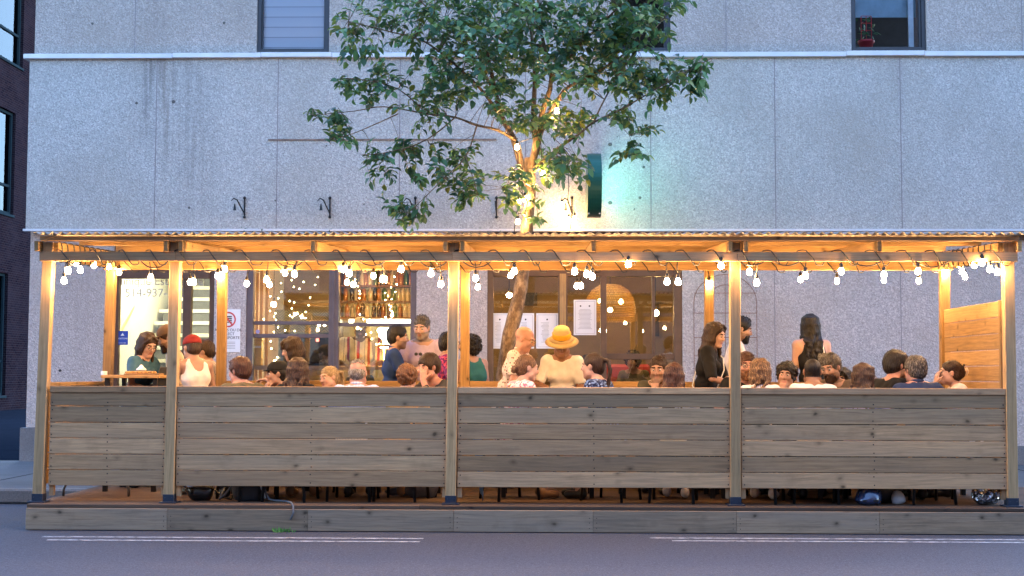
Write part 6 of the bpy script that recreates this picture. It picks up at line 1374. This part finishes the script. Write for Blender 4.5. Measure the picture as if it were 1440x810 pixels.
person(1216, 512, NY, 28, 'woman with straight brown hair and glasses, turned towards the dark haired man', hair=('long', 'brown', dict(L=.42, taper=1.0)), top=c_lil, pitch=4, turn=26, glasses='gold', bare=True, shoes=SHOE_T)
person(1262, 492, 12.48, 62, 'man with thick dark hair in black T-shirt leaning to his neighbour', sex='m', skin='pink', hair=('short', 'black', dict(t=.022, tuft=.014)), top=c_black, pitch=6, beard=('stubble', 'dark'), lean=14, turn=10, build=1.08)
person(1287, 500, NY + .02, 352, 'man with curly grey hair in slate blue shirt, back turned', sex='m', skin='pink', hair=('curlyshort', 'saltpep', dict(t=.016)), top=c_navy2, topk=dict(collar=1), pitch=4, turn=-12, build=1.1)
person(1336, 505, 12.55, 278, 'woman in white hooded top with a hair claw, hands held before her mouth', skin='fair', hair=('claw', 'dkbrown'), top=c_wht, topk=dict(sleeve=1.5, infl=.018), arms=('face', 'chin'), pitch=0, extra=claw, vox=.007)
# --- inside
o = person(507, 427, 19.05, 178, 'barman in cream cap and red striped shirt working behind the window', 'stand', 'm', 'dark', ('cap', 'black', dict(capmat=CAPC)), top=c_barst, topk=dict(sleeve=.9, collar=1), pitch=24, lean=2, arms=('work', 'work'), ground=SW + .03, build=1.25, vox=.009)
person(889, 474, 20.6, 200, 'long haired guest at the inside table behind the door glass', hair=('curly', 'black', dict(vol=1.35)), skin='tan', top=c_olive, ground=SW + .08, vox=.011)
person(826, 484, 20.3, 160, 'short haired guest inside behind the framed menu', hair=('short', 'black'), skin='brown', sex='m', top=c_navy2, ground=SW + .03, vox=.011)
# --- chairs
seats = [o for o in COL.objects if o.name.startswith('person') and o.get('label') and o.location.z == D1 or False]
ci = None
for o in [o for o in COL.objects if o.name.split('.')[0] == 'person' and o.parent is None and abs(o.location.z - D1) < 1e-4]:
    # seated figures only: their mesh is lower than a standing body
    if max(v.co.z for v in o.data.vertices) > 1.45: continue
    lab = 'black metal chair under the ' + ' '.join(o['label'].replace(',', '').split()[:11])
    if ci is None: ci = chair(0, 12, lab)
    c_ = ci if ci.get('used') is None else copy_tree(ci)
    c_['used'] = 1; c_['label'] = lab; c_.location = (o.location.x, o.location.y, D1); c_.rotation_euler.z = o.rotation_euler.z
# ------------------------------------------------------------------ light
w = bpy.data.worlds.new('World'); sc.world = w; w.use_nodes = True; t = w.node_tree; t.nodes.clear()
sky = t.nodes.new('ShaderNodeTexSky'); sky.sky_type = 'NISHITA'; sky.sun_disc = False; EL = R(35); sky.sun_elevation = EL; sky.sun_rotation = R(20); sky.altitude = 50; sky.ozone_density = 3; sky.dust_density = .6
bg = t.nodes.new('ShaderNodeBackground'); bg.inputs[1].default_value = SKY_S; o = t.nodes.new('ShaderNodeOutputWorld')
t.links.new(sky.outputs[0], bg.inputs[0]); t.links.new(bg.outputs[0], o.inputs[0])
l = bpy.data.lights.new('sun', 'SUN'); l.energy = SUN_S; l.angle = R(40); l.color = (1, .86, .78); lo = bpy.data.objects.new('sun', l); COL.objects.link(lo); 
d = Vector((math.sin(R(20)), math.cos(R(20)), math.tan(EL))); lo.rotation_euler = d.to_track_quat('Z', 'Y').to_euler()
vs = sc.view_settings; vs.view_transform = 'Standard'; vs.look = 'None'; vs.exposure = EXPO; vs.gamma = 1
sc.render.engine = 'CYCLES'; c = sc.cycles; c.use_denoising = True; c.max_bounces = 6; c.diffuse_bounces = 3; c.glossy_bounces = 3; c.transparent_max_bounces = 10; c.transmission_bounces = 4; c.sample_clamp_indirect = 4.0; c.caustics_reflective = False; c.caustics_refractive = False; c.use_light_tree = True
